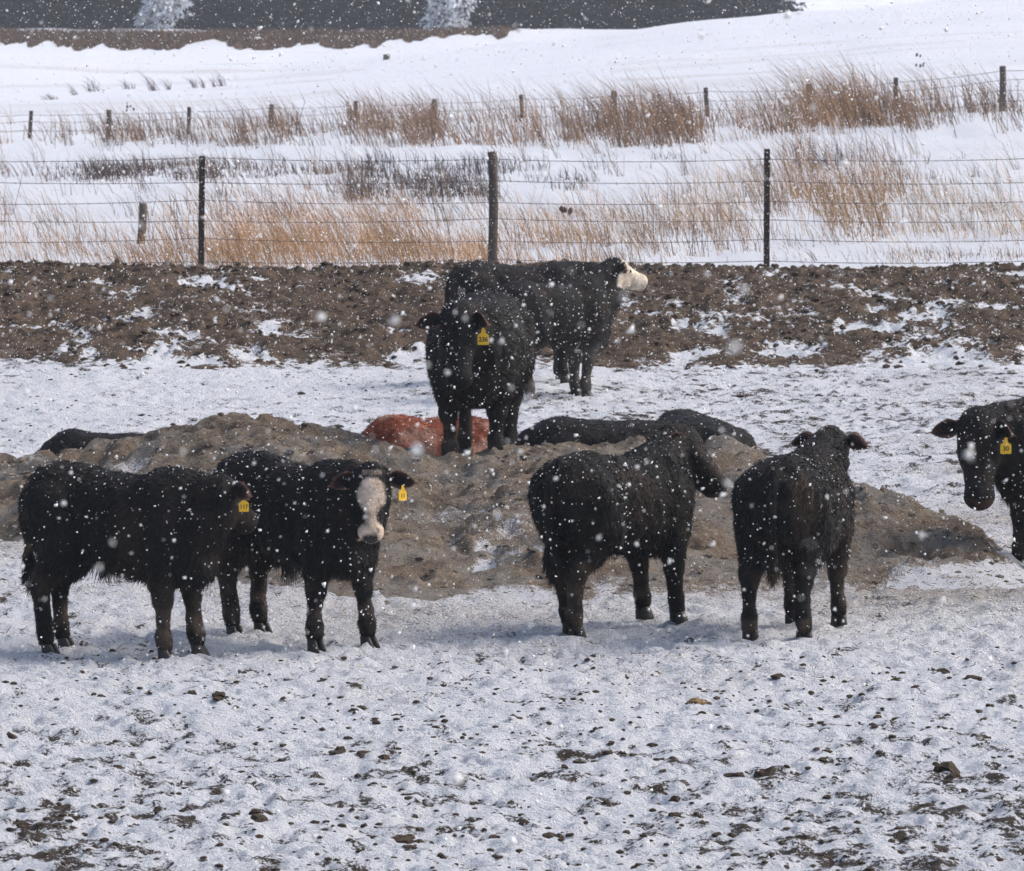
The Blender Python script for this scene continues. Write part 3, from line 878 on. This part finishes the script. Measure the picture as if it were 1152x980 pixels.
    p = np.concatenate([e[0] for e in extra]); dr = np.concatenate([e[1] for e in extra]); Ln = np.concatenate([e[2] for e in extra]); cc = np.concatenate([e[3] for e in extra])
    n = len(p)
    sd = np.cross(dr, rng.normal(0, 1, (n, 3))); sd /= np.linalg.norm(sd, axis=1)[:, None] + 1e-9
    wd = (.0035 + .05 * Ln)[:, None] * .5
    base = p - dr * .004
    HV = np.stack([base - sd * wd, base + sd * wd, p + dr * Ln[:, None] + np.array([0, 0, -.12]) * Ln[:, None]], 1).reshape(-1, 3)
    HC = np.repeat(cc * (rng.uniform(.5, 1.6, n) + 1.3 * (rng.uniform(0, 1, n) < .16))[:, None], 3, 0)
    add('coat', np_mesh('coat', HV, np.arange(3 * n).reshape(-1, 3), False, col=HC), M_HAIR, root)
    if hair > 15000:     # flakes caught in the coat
        cand = np.where(N[:, 2] > -.2)[0]; w_ = np.clip(N[cand, 2] + .35, .05, 1); k = rng.choice(cand, 300, p=w_ / w_.sum())
        fv = np.array([(1, 1, 1), (1, -1, -1), (-1, 1, -1), (-1, -1, 1.)])[None] * (rng.lognormal(math.log(.0020), .35, 300)[:, None, None]) + rng.normal(0, .0009, (300, 4, 3)) + (V[k] + N[k] * .016)[:, None]
        ff = (np.array([(0, 1, 2), (0, 3, 1), (0, 2, 3), (1, 3, 2)])[None] + (np.arange(300) * 4)[:, None, None]).reshape(-1, 3)
        add('snow_flecks', np_mesh('snow_flecks', fv.reshape(-1, 3), ff), M_FLAKE, root, kind='stuff')
    tag(root, label, 'cow', 'cattle in the snowy yard')
    return root

def mz(x, y): return float(base_h(x, y) + mound_h(np.array([x]), np.array([y]))[0])

# black one at the left, side on, head turned away towards its neighbour
cow('black cow standing broadside with tan mud on its rump, yellow tag beside the white-faced cow', -2.36, 31.85, -24, S=.95, stretch=(.93, 1, 1), poll=(.78, .04, 1.12), hyaw=78, hpitch=-35, hs=.95, rump_mud=.6,
    feet=[(.0, 0, 0), (.06, .0, 0), (.05, .04, 0), (-.02, .02, 0)], tags=[(-1, -92, '117', .5)], seed=1, mud=.9, hair=30000, tufts=[(-.10, -.02, .55, .13, 60, .02), (.0, -.02, .54, .09, 120, .08)], deep=.03, ear_out=(10, 5), fat=1.03)
# white-faced one looking at the camera
cow('black cow with a cream white blaze and muzzle, looking straight out', -1.33, 32.55, -48, S=.95, poll=(.80, -.03, 1.13), hyaw=-45, hpitch=-60, hs=.97,
    feet=[(-.02, 0, 0), (0, .06, 0), (.05, .05, 0), (-.03, -.03, 0)], face='blaze', tags=[(1, -48, '11', .55)], seed=2, hair=30000, tufts=[(-.04, -.02, .52, .17, 90, .03), (.05, -.02, .52, .10, 160, .09)], deep=.04, ear_out=(0, 0))
# lying at the left end behind the heap
cow('black cow lying behind the left end of the heap, only its back showing', -3.20, 43.0, 178, S=.86, poll=(.86, 0, .34), hyaw=10, hpitch=-30, lying=True, seed=3, h=.024, hair=6000, lift=-.03)
# big one on top of the heap
cow('broad black cow standing on the heap facing out, yellow tag numbered 236', -.25, 41.15, -96, S=1.08, poll=(.76, -.06, 1.09), hyaw=8, hpitch=-64, hs=1.18, fat=1.36, deep=.14,
    feet=[(.05, -.03, 0), (.05, .03, 0), (.03, -.02, .06), (.0, .02, .0)], tags=[(1, -88, '236', .85)], seed=4, hair=20000, z0=mz(-.25, 40.8) - .07, ear_out=(-62, 0), mud=.7, tag_s=.92)
# far pair
cow('black cow with a white face turned away, standing in front of another', .40, 53.9, 40, S=1.0, poll=(.86, .0, 1.36), hyaw=-8, hpitch=-22, face='white', seed=5, h=.018, hair=12000, legs_grey=.5, fat=.92,
    feet=[(0.02, 0, 0), (.12, 0, 0), (.0, 0, 0), (-.1, 0, 0)], tail=False)
cow('black cow hidden behind the white-faced one near the dirt bank', .06, 55.9, 8, S=1.05, poll=(.80, .0, 1.14), hyaw=25, hpitch=-40, seed=6, h=.02, hair=9000)
# lying behind the heap
cow('red brown cow lying behind the heap', -.62, 43.3, 205, S=.93, poll=(.84, 0, .36), hyaw=0, hpitch=-25, lying=True, seed=7, h=.02, hair=11000, colour=np.array([.15, .034, .0135]), mud=.2, stretch=(1, 1, 1.06))
cow('long black cow lying behind the heap, small yellow tag at its head', .86, 43.7, 182, S=1.05, poll=(.82, .05, .42), hyaw=-5, hpitch=-30, lying=True, seed=8, h=.02, hair=11000, tags=[(1, -90, '', .5)], stretch=(1.04, 1, .84))
cow('black cow lying end on beyond the heap with its rump showing', 1.53, 44.2, 104, S=1.0, poll=(.86, 0, .5), hyaw=0, hpitch=-30, lying=True, seed=9, h=.022, hair=8000, stretch=(1, 1, .86))
# right pair with their backs turned
cow('black cow seen from behind at an angle, head in profile to the right', .64, 33.25, 52, S=.94, poll=(.77, -.04, 1.27), hyaw=-58, hpitch=-48, hs=1.08, face='nose', seed=10, hair=30000,
    feet=[(.10, -.10, 0), (.0, .08, 0), (.08, .0, .03), (.0, -.05, .03)], mud=1.0, tufts=[(-.05, 0, .54, .07, 120, .1)], deep=.03, ear_out=(25, 40))
cow('black cow seen from directly behind with both ears spread', 1.76, 32.85, 74, S=.93, poll=(.88, -.03, 1.27), hyaw=2, hpitch=-25, seed=11, hair=30000,
    feet=[(0, .03, 0), (.05, .0, 0), (.0, -.03, 0), (.08, -.02, 0)], mud=.9, ear_out=(-10, 15), deep=.03, fat=1.06)
# partly out of the picture
cow('black cow with brown muzzle and yellow tag at the right end of the heap', 3.98, 37.2, -140, S=1.02, poll=(.98, .0, 1.03), hyaw=46, hpitch=-66, hs=1.30, face='brown', tags=[(1, -90, '30', .8)], seed=12, hair=18000, ear_out=(-62, 0), mud=.5, tag_s=.8)

# ------------------------------------------------------------------ fences
def post_mesh(h, r, wood=True, seed=0):
    if wood:
        n = 7; pts = [(0.012 * math.sin(seed + i), 0.01 * math.cos(2 * seed + i), h * i / (n - 1)) for i in range(n)]
        v, q, t = tube(pts, [r * (1.08 - .1 * i / (n - 1) + .05 * math.sin(3.1 * i + seed)) for i in range(n)], 10)
        B = Bag(); B.put(v, q, t); return B.mesh('post')
    B = Bag()    # steel T section with studs
    def box(x0, x1, y0, y1, z0, z1):
        v = [(a, b, c) for a in (x0, x1) for b in (y0, y1) for c in (z0, z1)]
        B.put(v, q=[[0, 1, 3, 2], [4, 6, 7, 5], [0, 4, 5, 1], [2, 3, 7, 6], [0, 2, 6, 4], [1, 5, 7, 3]])
    w = r * 1.5
    box(-w, w, -.004, .004, 0, h); box(-.004, .004, .0045, w * 1.7, 0, h)
    for i in range(int(h / .055)): box(-w * .5, w * .5, -.013, -.0045, .03 + i * .055, .045 + i * .055)
    return B.mesh('post', False)

def barbed(pts, r, barb=True, seed=0):
    B = Bag(); v, q, t = tube(pts, r, 5); B.put(v, q, t)
    if barb:
        rr = np.random.default_rng(seed); pts = np.array(pts)
        seg = np.linalg.norm(np.diff(pts, axis=0), axis=1); L = np.concatenate([[0], np.cumsum(seg)])
        for s in np.arange(.1, L[-1], .16):
            c = np.array([np.interp(s, L, pts[:, i]) for i in range(3)])
            for k in range(2):
                a = rr.uniform(0, 6.28); dv = np.array([rr.uniform(-.4, .4), math.cos(a), math.sin(a)]) * .014
                v, q, t = tube([c - dv, c + dv], r * .6, 3); B.put(v, q, t)
    return B.mesh('wire')

def fence(name, label, posts, wires, wr, barb, bury=.35):
    """posts: (x, y, ground z, height, radius, wood, lean); wires: heights at the posts"""
    root = empty(name, (posts[len(posts) // 2][0], posts[len(posts) // 2][1], posts[len(posts) // 2][2]))
    o = np.array(root.location)
    for i, (x, y, z, h, r, wood, lean) in enumerate(posts):
        p = add('post', post_mesh(h + bury, r, wood, i), M_WOOD if wood else M_STEEL, root, np.array([x, y, z - bury]) - o)
        p.rotation_euler = (0, R(lean), 0.3 * i if wood else 0)
        tag(p, 'round weathered wooden post' if wood else 'thin steel post')
    for wi, hw in enumerate(wires):
        pts = []
        for (a, b) in zip(posts, posts[1:]):
            for k in range(5):
                t = k / 5.0; sag = -.035 * 4 * t * (1 - t)
                za = a[2] + hw + .02 * math.sin(3 * wi + a[0]); zb = b[2] + hw + .02 * math.sin(3 * wi + b[0])
                pts.append((a[0] * (1 - t) + b[0] * t - o[0], (a[1] * (1 - t) + b[1] * t) - a[4] - .012 - o[1], za * (1 - t) + zb * t + sag - o[2]))
        e = posts[-1]; pts.append((e[0] - o[0], e[1] - e[4] - .012 - o[1], e[2] + hw - o[2]))
        add('wire', barbed(pts, wr, barb, wi), M_WIRE, root)
    return tag(root, label, 'fence')

FY = 69.6
def fx(u, y=FY): return (u - 576) / FPX * (y * 1.002)
fp = []
for u, top, wood, lean in ((-430, 175, 1, 0), (-105, 178, 0, 1), (226, 175, 0, .8), (555, 170, 1, -.5), (862, 167, 0, 0), (1178, 165, 1, 1), (1500, 166, 0, 0)):
    gz = 0.34; x = fx(u); zt = CAM_H - (top - HORIZON + 0) * FY / FPX
    fp.append((x, FY, gz, zt - gz, .062 if wood else .026, bool(wood), lean))
wz = [CAM_H - (v - HORIZON) * FY / FPX - .34 for v in (178, 203, 226, 246, 269, 292)]
fence('wire_fence', 'six strand barbed wire fence along the top of the dirt bank', fp, wz, .0040, True)

fp = []
U2 = [(-150, 128, 1), (-60, 127, 0), (31, 124, 0), (122, 123, 1), (211, 120, 0), (305, 117, 1), (397, 113, 0), (490, 111, 1), (591, 106, 0), (692, 102, 1), (799, 98, 0), (912, 94, 1), (1008, 87, 0), (1127, 74, 1), (1245, 66, 0)]
for i, (u, top, wood) in enumerate(U2):
    y = 172 - 36 * (u / 1152.0); x = (u - 576) / FPX * y; gz = float(base_h(x, y)); zt = CAM_H - (top - HORIZON) * y / FPX
    hgt = 1.25; gz2 = zt - hgt
    fp.append((x, y, gz2, hgt, .085 if wood else .04, bool(wood), random.uniform(-4, 4)))
fence('wire_fence', 'far wire fence of alternating wooden and steel posts standing in dry grass', fp, [.35, .62, .9, 1.12], .006, False, .9)

def lone_post(u, v_top, v_bot, y, r, lean, label):
    x = (u - 576) / FPX * y; gz = float(base_h(x, y)); zt = CAM_H - (v_top - HORIZON) * y / FPX
    o = add('fence_post', post_mesh(zt - gz + .4, r, True, 3), M_WOOD, None, (x, y, gz - .4)); o.rotation_euler = (0, R(lean), 0)
    tag(o, label, 'post')
lone_post(158, 228, 270, 82, .062, 2, 'short wooden stub post leaning in the dry grass behind the wire fence')
lone_post(435, 61, 70, 262, .16, 0, 'small dark post alone on the far snowy field')

# ------------------------------------------------------------------ dry grass
def blades(P, H, W, lean, C, curl=0.35, rng=RNG):
    n = len(P)
    a = rng.normal(0, .6, n); side = np.stack([np.cos(a), np.sin(a), np.zeros(n)], 1)
    lean = lean * (1 + .7 * noise2(P[:, 0] / .5, P[:, 1] / .9, 79)); L = np.stack([lean + rng.normal(0, .22, n), rng.normal(0, .2, n), np.zeros(n)], 1)
    up = np.stack([L[:, 0], L[:, 1], np.ones(n)], 1); up /= np.linalg.norm(up, axis=1)[:, None]
    mid = P + up * (H * .55)[:, None]
    tip = P + up * (H * .98)[:, None] + np.stack([np.full(n, -.0) + np.sign(lean) * curl * H * rng.uniform(.2, 1, n), rng.normal(0, .1, n) * H, -H * .10 * rng.uniform(0, 2, n)], 1)
    w = (W * .5)[:, None]
    V = np.stack([P - side * w, P + side * w, mid - side * w * .75, mid + side * w * .75, tip], 1).reshape(-1, 3)
    b = np.arange(n) * 5
    q = np.stack([b, b + 1, b + 3, b + 2], 1); t = np.stack([b + 2, b + 3, b + 4], 1)
    return V, q, t, np.repeat(C, 5, 0)

TAN = np.array([.44, .255, .13]); PALE = np.array([.52, .36, .22]); BROWN = np.array([.22, .135, .085]); DARK = np.array([.11, .075, .06]); GREY = np.array([.15, .125, .125])
def patch(B, u0, u1, v0, v1, n, h, w, lean, col, lo=70.5, hi=200, clump=0.0, var=.38, thin=.06):
    if clump:
        k = max(1, int(n / 14)); cu = RNG.uniform(u0, u1, k); cv = RNG.uniform(v0, v1, k); i = RNG.integers(0, k, n)
        u = cu[i]; v = cv[i]
    else:
        u = RNG.uniform(u0, u1, n); v = RNG.uniform(v0, v1, n)
    if clump:
        xk, yk = ground_at(cu, cv, lo, hi); x = xk[i] + RNG.normal(0, clump, n); y = yk[i] + RNG.normal(0, clump, n)
    else:
        x, y = ground_at(u, v, lo, hi)
    kp = noise2(x / 1.1, y / 3.0, 77) + .6 * noise2(x / .35, y / 1.2, 78) + RNG.uniform(-.5, .5, n) > thin
    x = x[kp]; y = y[kp]; n = len(x)
    P = np.stack([x, y, base_h(x, y) - .02], 1)
    H = 1.15 * h * RNG.uniform(.2, 1.25, n) ** 1.2
    C = col[None] * (RNG.uniform(1 - var, 1 + var, n) * (1 + .35 * noise2(x / .8, y / 1.6, 80)) * np.where(RNG.uniform(0, 1, n) < .15, .45, 1))[:, None]
    B.put(*blades(P, H, np.full(n, w) * RNG.uniform(.6, 1.3, n), lean, C))

B = Bag()
# tall tan grass just beyond the near fence
patch(B, -120, 700, 268, 312, 3600, .62, .008, -.35, TAN, clump=.22)
patch(B, -120, 600, 283, 306, 2600, .45, .008, -.35, TAN, clump=.22, thin=-1)
patch(B, 560, 1160, 240, 300, 500, .35, .008, -.3, BROWN, clump=.25, thin=-1)
patch(B, 0, 1152, 170, 290, 700, 1.0, .009, -.3, BROWN * 1.1, clump=.08, thin=-1)
patch(B, 240, 480, 240, 300, 2600, .75, .008, -.45, TAN, clump=.25)
patch(B, -60, 240, 245, 300, 1300, .6, .008, -.3, TAN * .95, clump=.25)
patch(B, 430, 760, 240, 292, 1500, .55, .008, -.35, PALE, clump=.25)
patch(B, 560, 880, 225, 285, 1100, .6, .008, -.3, TAN, clump=.25)
patch(B, 780, 1160, 205, 275, 2200, .75, .009, -.4, PALE * .9, clump=.3)
patch(B, 880, 1010, 190, 270, 1500, 1.15, .010, -.3, TAN * .85, clump=.3)
patch(B, 1040, 1170, 215, 285, 700, .6, .009, -.3, PALE, clump=.3)
patch(B, 300, 560, 205, 262, 1000, .65, .009, -.4, BROWN * 1.3, clump=.25)
patch(B, -100, 1250, 285, 300, 900, .25, .008, -.3, PALE, clump=.3)
patch(B, -40, 560, 165, 235, 900, .55, .010, -.3, BROWN, clump=.25)
patch(B, 1000, 1150, 282, 297, 500, .18, .008, -.1, BROWN, clump=.2)
o = add('dry_grass', B.mesh('dry_grass', False), M_GRASS, kind='stuff'); tag(o, 'tan dry grass leaning over the snow just beyond the near fence', 'grass')

B = Bag()
patch(B, 60, 250, 190, 205, 1700, .38, .016, -.2, DARK * 1.1, clump=.35)
patch(B, 180, 420, 185, 196, 1500, .32, .016, -.2, BROWN * .75, clump=.35)
patch(B, 395, 570, 182, 228, 1900, .42, .014, -.1, GREY * .55, clump=.2, thin=-.6)
patch(B, 60, 420, 186, 200, 900, .3, .016, -.1, DARK * .8, clump=.3, thin=-.3)
patch(B, 600, 1120, 175, 225, 700, .3, .012, -.1, GREY * .7, clump=.15, thin=-.3)
patch(B, 570, 700, 178, 222, 500, .4, .012, -.1, GREY * .8, clump=.2)
patch(B, 130, 330, 195, 245, 350, .5, .010, -.2, DARK, clump=.2)
patch(B, 880, 1000, 165, 215, 600, .8, .012, -.2, GREY, clump=.25)
o = add('dead_weeds', B.mesh('dead_weeds', False), M_GRASS, kind='stuff'); tag(o, 'dark matted dead weeds halfway up the snowy slope', 'weeds')

B = Bag()
for u0, u1, v0, v1, n, h, c in ((60, 300, 146, 168, 700, .9, BROWN), (130, 200, 148, 160, 300, 1.0, BROWN * .9), (230, 420, 140, 165, 900, 1.0, BROWN * 1.1), (400, 540, 135, 166, 2000, 1.1, BROWN * 1.25), (540, 780, 132, 168, 2600, 1.15, BROWN * 1.25), (680, 780, 135, 165, 700, 1.3, BROWN),
                           (760, 860, 130, 165, 800, 1.0, BROWN * 1.2), (870, 1130, 122, 155, 2600, 1.15, BROWN * 1.05), (900, 980, 120, 158, 900, 1.5, TAN * .75), (1080, 1160, 115, 150, 350, .8, BROWN), (-60, 120, 150, 175, 350, .7, BROWN), (0, 1100, 140, 165, 900, .9, TAN)):
    patch(B, u0, u1, v0, v1, n, h, .017, -.28, c, 100, 230, clump=.3)
o = add('dry_grass', B.mesh('dry_grass', False), M_GRASS, kind='stuff'); tag(o, 'brown dry grass growing in a band along the far fence', 'grass')

# turf of the far road bank
B = Bag(); n = 26000
x = RNG.uniform(-44, 3, n); y = RNG.uniform(324.0, 336.2, n)
keep = bank_mask(x, y) > .45
x = x[keep]; y = y[keep]; n = len(x)
B.put(*blades(np.stack([x, y, base_h(x, y) - .05], 1), RNG.uniform(.15, .5, n), np.full(n, .07), -.2, np.array([.15, .088, .052])[None] * RNG.uniform(.6, 1.5, n)[:, None]))
o = add('dry_grass', B.mesh('dry_grass', False), M_GRASS, kind='stuff'); tag(o, 'brown turf on the road bank below the dark conifers', 'grass')

# single dead weeds that stand apart on the far field
def weed(u, v, hpx, wpx, n, col, label, lean=-.25, lo=170, hi=325, head=False):
    x, y = ground_at(u, v, lo, hi); x = float(x[0]); y = float(y[0]); s = FPX / y
    H = hpx / s; B = Bag(); rr = np.random.default_rng(int(u * 7 + v))
    P = np.stack([rr.normal(0, wpx / s * .22, n), rr.normal(0, .1, n), np.full(n, -.05)], 1)
    B.put(*blades(P, H * rr.uniform(.4, 1.25, n), np.full(n, max(.008, .7 / s)), lean, col[None] * rr.uniform(.7, 1.3, n)[:, None], rng=rr))
    if head:
        for k in range(6):
            v_, f_ = ICO1; B.put(v_ * [.035, .035, .05] * (1 + rr.uniform(-.3, .3)) + [lean * H + rr.normal(0, .09), rr.normal(0, .05), H * rr.uniform(.7, 1.02)], t=f_, c=DARK * .6)
    o = add('dead_weed', B.mesh('dead_weed', False), M_GRASS, None, (x, y, float(base_h(x, y))))
    tag(o, label, 'weed', 'dead weeds standing apart on the snow')
for u, v, hp_, wp in ((88, 107, 18, 6), (108, 103, 24, 18), (148, 100, 14, 16), (176, 102, 26, 16), (193, 101, 20, 6), (222, 99, 18, 8), (232, 99, 18, 5), (244, 98, 14, 6), (252, 97, 22, 10), (60, 112, 10, 24)):
    weed(u, v, hp_, wp, 10 + wp, GREY * 1.5, 'grey dead weed in the row standing on the far snowy field')
weed(640, 268, 36, 10, 14, DARK, 'dark weed with round seed heads in the tan grass behind the wire fence', -.1, 71, 120, True)
weed(150, 150, 36, 26, 16, DARK, 'dark weed with round seed heads by the far fence', -.1, 100, 180, True)
weed(1048, 112, 52, 10, 10, BROWN, 'tall brown weed with seed heads rising above the far fence', -.3, 100, 200, True)

# ------------------------------------------------------------------ conifers along the far road
def conifer_meshes(seed, H, Rr, colour, dens=1.0):
    rr = np.random.default_rng(seed)
    v, q, t = tube([(0, 0, -.4), (0.03, 0, H * .4), (0, .02, H * .98)], [.17, .10, .02], 8)
    Bt = Bag(); Bt.put(v, q, t)
    V = []; C = []
    nl = int(46 * dens)
    for i in range(nl):
        z = -.1 + (H - .2) * min(1, (i + rr.uniform(0, 2.5)) / nl); rad = rr.uniform(.75, 1.2) * Rr * (1 - (z / H)) ** .8 + .12
        nb = int(5 + 9 * (1 - z / H))
        for b in range(nb):
            a = rr.uniform(0, 6.283); L = rad * rr.uniform(.7, 1.12); dr = np.array([math.cos(a), math.sin(a), 0]); sd = np.array([-math.sin(a), math.cos(a), 0])
            nt = int(5 + L * 5)
            for k in range(nt):
                s = (k + rr.uniform(0, 1)) / nt
                c = dr * (L * (.15 + .85 * s)) + np.array([0, 0, z - .28 * L * s + .10 * L * s * s]) + sd * rr.normal(0, .14 * L * (1 - .5 * s))
                l = rr.uniform(.22, .42); w = rr.uniform(.07, .14)
                d1 = dr * rr.uniform(.4, 1) + sd * rr.normal(0, .6) + np.array([0, 0, rr.normal(-.25, .35)]); d1 /= np.linalg.norm(d1)
                d2 = np.cross(d1, rr.normal(0, 1, 3)); d2 /= np.linalg.norm(d2)
                V += [c - d2 * w, c + d2 * w, c + d1 * l]
                C.append(colour * rr.uniform(.55, 1.5))
    n = len(C)
    crown = np_mesh('crown', np.array(V), np.arange(3 * n).reshape(-1, 3), False, col=np.repeat(np.array(C), 3, 0))
    tm = Bt.mesh('trunk'); tm.materials.append(M_BARK); crown.materials.append(M_LEAF)
    return tm, crown
variants = [conifer_meshes(200 + i, 8.5 + .6 * i, 2.3 + .15 * i, np.array([.030, .036, .046])) for i in range(4)]
def frosted_meshes(seed):
    rr = np.random.default_rng(seed); V = []; C = []
    lobes = [(rr.normal(0, .55), rr.normal(0, .4), rr.uniform(.3, 3.6), rr.uniform(.7, 1.25)) for _ in range(13)]
    for lx, ly, lz, lr in lobes:
        for k in range(260):
            d_ = rr.normal(0, 1, 3); d_ /= np.linalg.norm(d_); c_ = np.array([lx, ly, lz]) + d_ * lr * rr.uniform(.35, 1.05) * [1, 1, .8]
            d1 = d_ + rr.normal(0, .5, 3) + [0, 0, -.3]; d1 /= np.linalg.norm(d1); d2 = np.cross(d1, rr.normal(0, 1, 3)); d2 /= np.linalg.norm(d2)
            w = rr.uniform(.06, .16); l = rr.uniform(.2, .5)
            V += [c_ - d2 * w, c_ + d2 * w, c_ + d1 * l]; C.append(np.array([.86, .87, .90]) * rr.uniform(.85, 1.05) if rr.uniform() < .8 else np.array([.10, .10, .11]))
    n = len(C); crown = np_mesh('crown', np.array(V), np.arange(3 * n).reshape(-1, 3), False, col=np.repeat(np.array(C), 3, 0)); crown.materials.append(M_LEAF)
    B = Bag(); v, q, t = tube([(0, 0, -.4), (.05, 0, 2), (0, .05, 4.2)], [.16, .10, .02], 8); B.put(v, q, t); tm = B.mesh('trunk'); tm.materials.append(M_BARK)
    return tm, crown
snowy = [frosted_meshes(300), frosted_meshes(305)]
def tree(x, y, var, label, sc_, group, name='conifer_tree'):
    root = empty(name, (x, y, float(base_h(x, y)) - .05), random.uniform(0, 6.28)); root.scale = (sc_,) * 3
    add('trunk', var[0], None, root); add('crown', var[1], None, root)
    tag(root, label, 'tree', group)
sx = [(-1) * (576 - 185) / FPX * 344, (505 - 576) / FPX * 344]
x = -48.0
while x < 17:
    if min(abs(x - s) for s in sx) > 1.3:
        tree(x, 346 + random.uniform(-1.2, 1.2), variants[random.randrange(4)], 'dark conifer in the close row along the far road', random.uniform(.85, 1.15), 'dark conifers along the far road')
    x += random.uniform(1.7, 2.6)
x = -47.0
while x < 17:
    tree(x, 351 + random.uniform(-1.2, 1.2), variants[random.randrange(4)], 'dark conifer in the close row along the far road', random.uniform(.95, 1.25), 'dark conifers along the far road')
    x += random.uniform(2.2, 3.2)
x = -48.0
while x < 17:
    tree(x, 356 + random.uniform(-1.2, 1.2), variants[random.randrange(4)], 'dark conifer in the close row along the far road', random.uniform(.95, 1.25), 'dark conifers along the far road')
    x += random.uniform(2.4, 3.4)
tree(sx[0], 343.2, snowy[0], 'pale snow-laden tree near the left end of the dark conifer row', .95, None, 'snowy_tree')
tree(sx[1], 343.2, snowy[1], 'pale snow-laden tree above the middle of the brown road bank', .95, None, 'snowy_tree')

# ------------------------------------------------------------------ straw and bedding litter
n = 17000
x = RNG.uniform(-7, 4.5, n); y = RNG.uniform(30.5, 43, n)
kp = (np.abs(x) < .12 * y) & (RNG.uniform(0, 1, n) < np.where(mound_h(x, y) > .02, .9, .35)); x = x[kp]; y = y[kp]; n = len(x)
z = np.maximum(base_h(x, y) + snow_detail(x, y), mfun(x, y)[0]) + .004
a = RNG.uniform(0, 6.28, n); dv = np.stack([np.cos(a), np.sin(a), RNG.normal(0.15, .35, n)], 1) * RNG.uniform(.012, .05, n)[:, None]
sv = np.stack([-np.sin(a) * .6, np.cos(a) * .6, np.full(n, .8)], 1) * RNG.uniform(.002, .004, n)[:, None]
P = np.stack([x, y, z], 1); V = np.stack([P - sv, P + sv, P + dv + sv * .5, P + dv - sv * .5], 1).reshape(-1, 3)
cl = np.where(RNG.uniform(0, 1, n)[:, None] < .5, np.array([[.34, .26, .17]]), np.array([[.09, .065, .045]])) * RNG.uniform(.6, 1.4, n)[:, None]
o = add('straw_litter', np_mesh('straw_litter', V, np.arange(4 * n).reshape(-1, 4), False, col=np.repeat(cl, 4, 0)), M_GRASS, kind='stuff'); tag(o, 'bits of straw and bedding strewn over the heap and trodden snow', 'straw')

# ------------------------------------------------------------------ falling snow
n = 125000
y = RNG.uniform(4.5, 62, n); hw = 1.2 + y * .115
x = RNG.uniform(-1, 1, n) * 8.4; z = RNG.uniform(0.05, 5.2, n)
k = (np.abs(x) < hw) & (z < CAM_H + .5 + .02 * y) & (z > CAM_H - .6 - .165 * y)
x, y, z = x[k], y[k], z[k]
k = ~((z < .9) & (y > 37) & (y < 43)); x, y, z = x[k], y[k], z[k]
n = len(x)
oct_v = np.array([(1, 1, 1), (1, -1, -1), (-1, 1, -1), (-1, -1, 1.)]); oct_f = np.array([(0, 1, 2), (0, 3, 1), (0, 2, 3), (1, 3, 2)])
sz = RNG.lognormal(math.log(.0023), .45, n)
V = oct_v[None] * (sz[:, None, None] * RNG.uniform(.5, 1.2, (n, 4, 1))) + RNG.normal(0, .35, (n, 4, 3)) * sz[:, None, None]
V = V + np.stack([x, y, z], 1)[:, None]
F = (oct_f[None] + (np.arange(n) * 4)[:, None, None]).reshape(-1, 3)
o = add('falling_snow', np_mesh('falling_snow', V.reshape(-1, 3), F, True), M_FLAKE, kind='stuff'); tag(o, 'white snowflakes falling through the air over the yard', 'snow')

# ------------------------------------------------------------------ snow-filled air
hv = [(a, b, c) for a in (-2300, 2300) for b in (-75, 1290) for c in (-8, 42)]
me = bpy.data.meshes.new('haze'); me.from_pydata(hv, [], [[0, 1, 3, 2], [4, 6, 7, 5], [0, 4, 5, 1], [2, 3, 7, 6], [0, 2, 6, 4], [1, 5, 7, 3]])
hm = bpy.data.materials.new('haze'); hm.use_nodes = True; hm.node_tree.nodes.remove(hm.node_tree.nodes['Principled BSDF'])
pv = hm.node_tree.nodes.new('ShaderNodeVolumePrincipled'); pv.inputs['Density'].default_value = 0.00042; pv.inputs['Color'].default_value = (.86, .90, .98, 1)
hm.node_tree.links.new(pv.outputs[0], hm.node_tree.nodes['Material Output'].inputs['Volume'])
o = add('haze', me, hm, kind='stuff'); tag(o, 'thin pale haze of snowfall softening the far trees', 'haze')
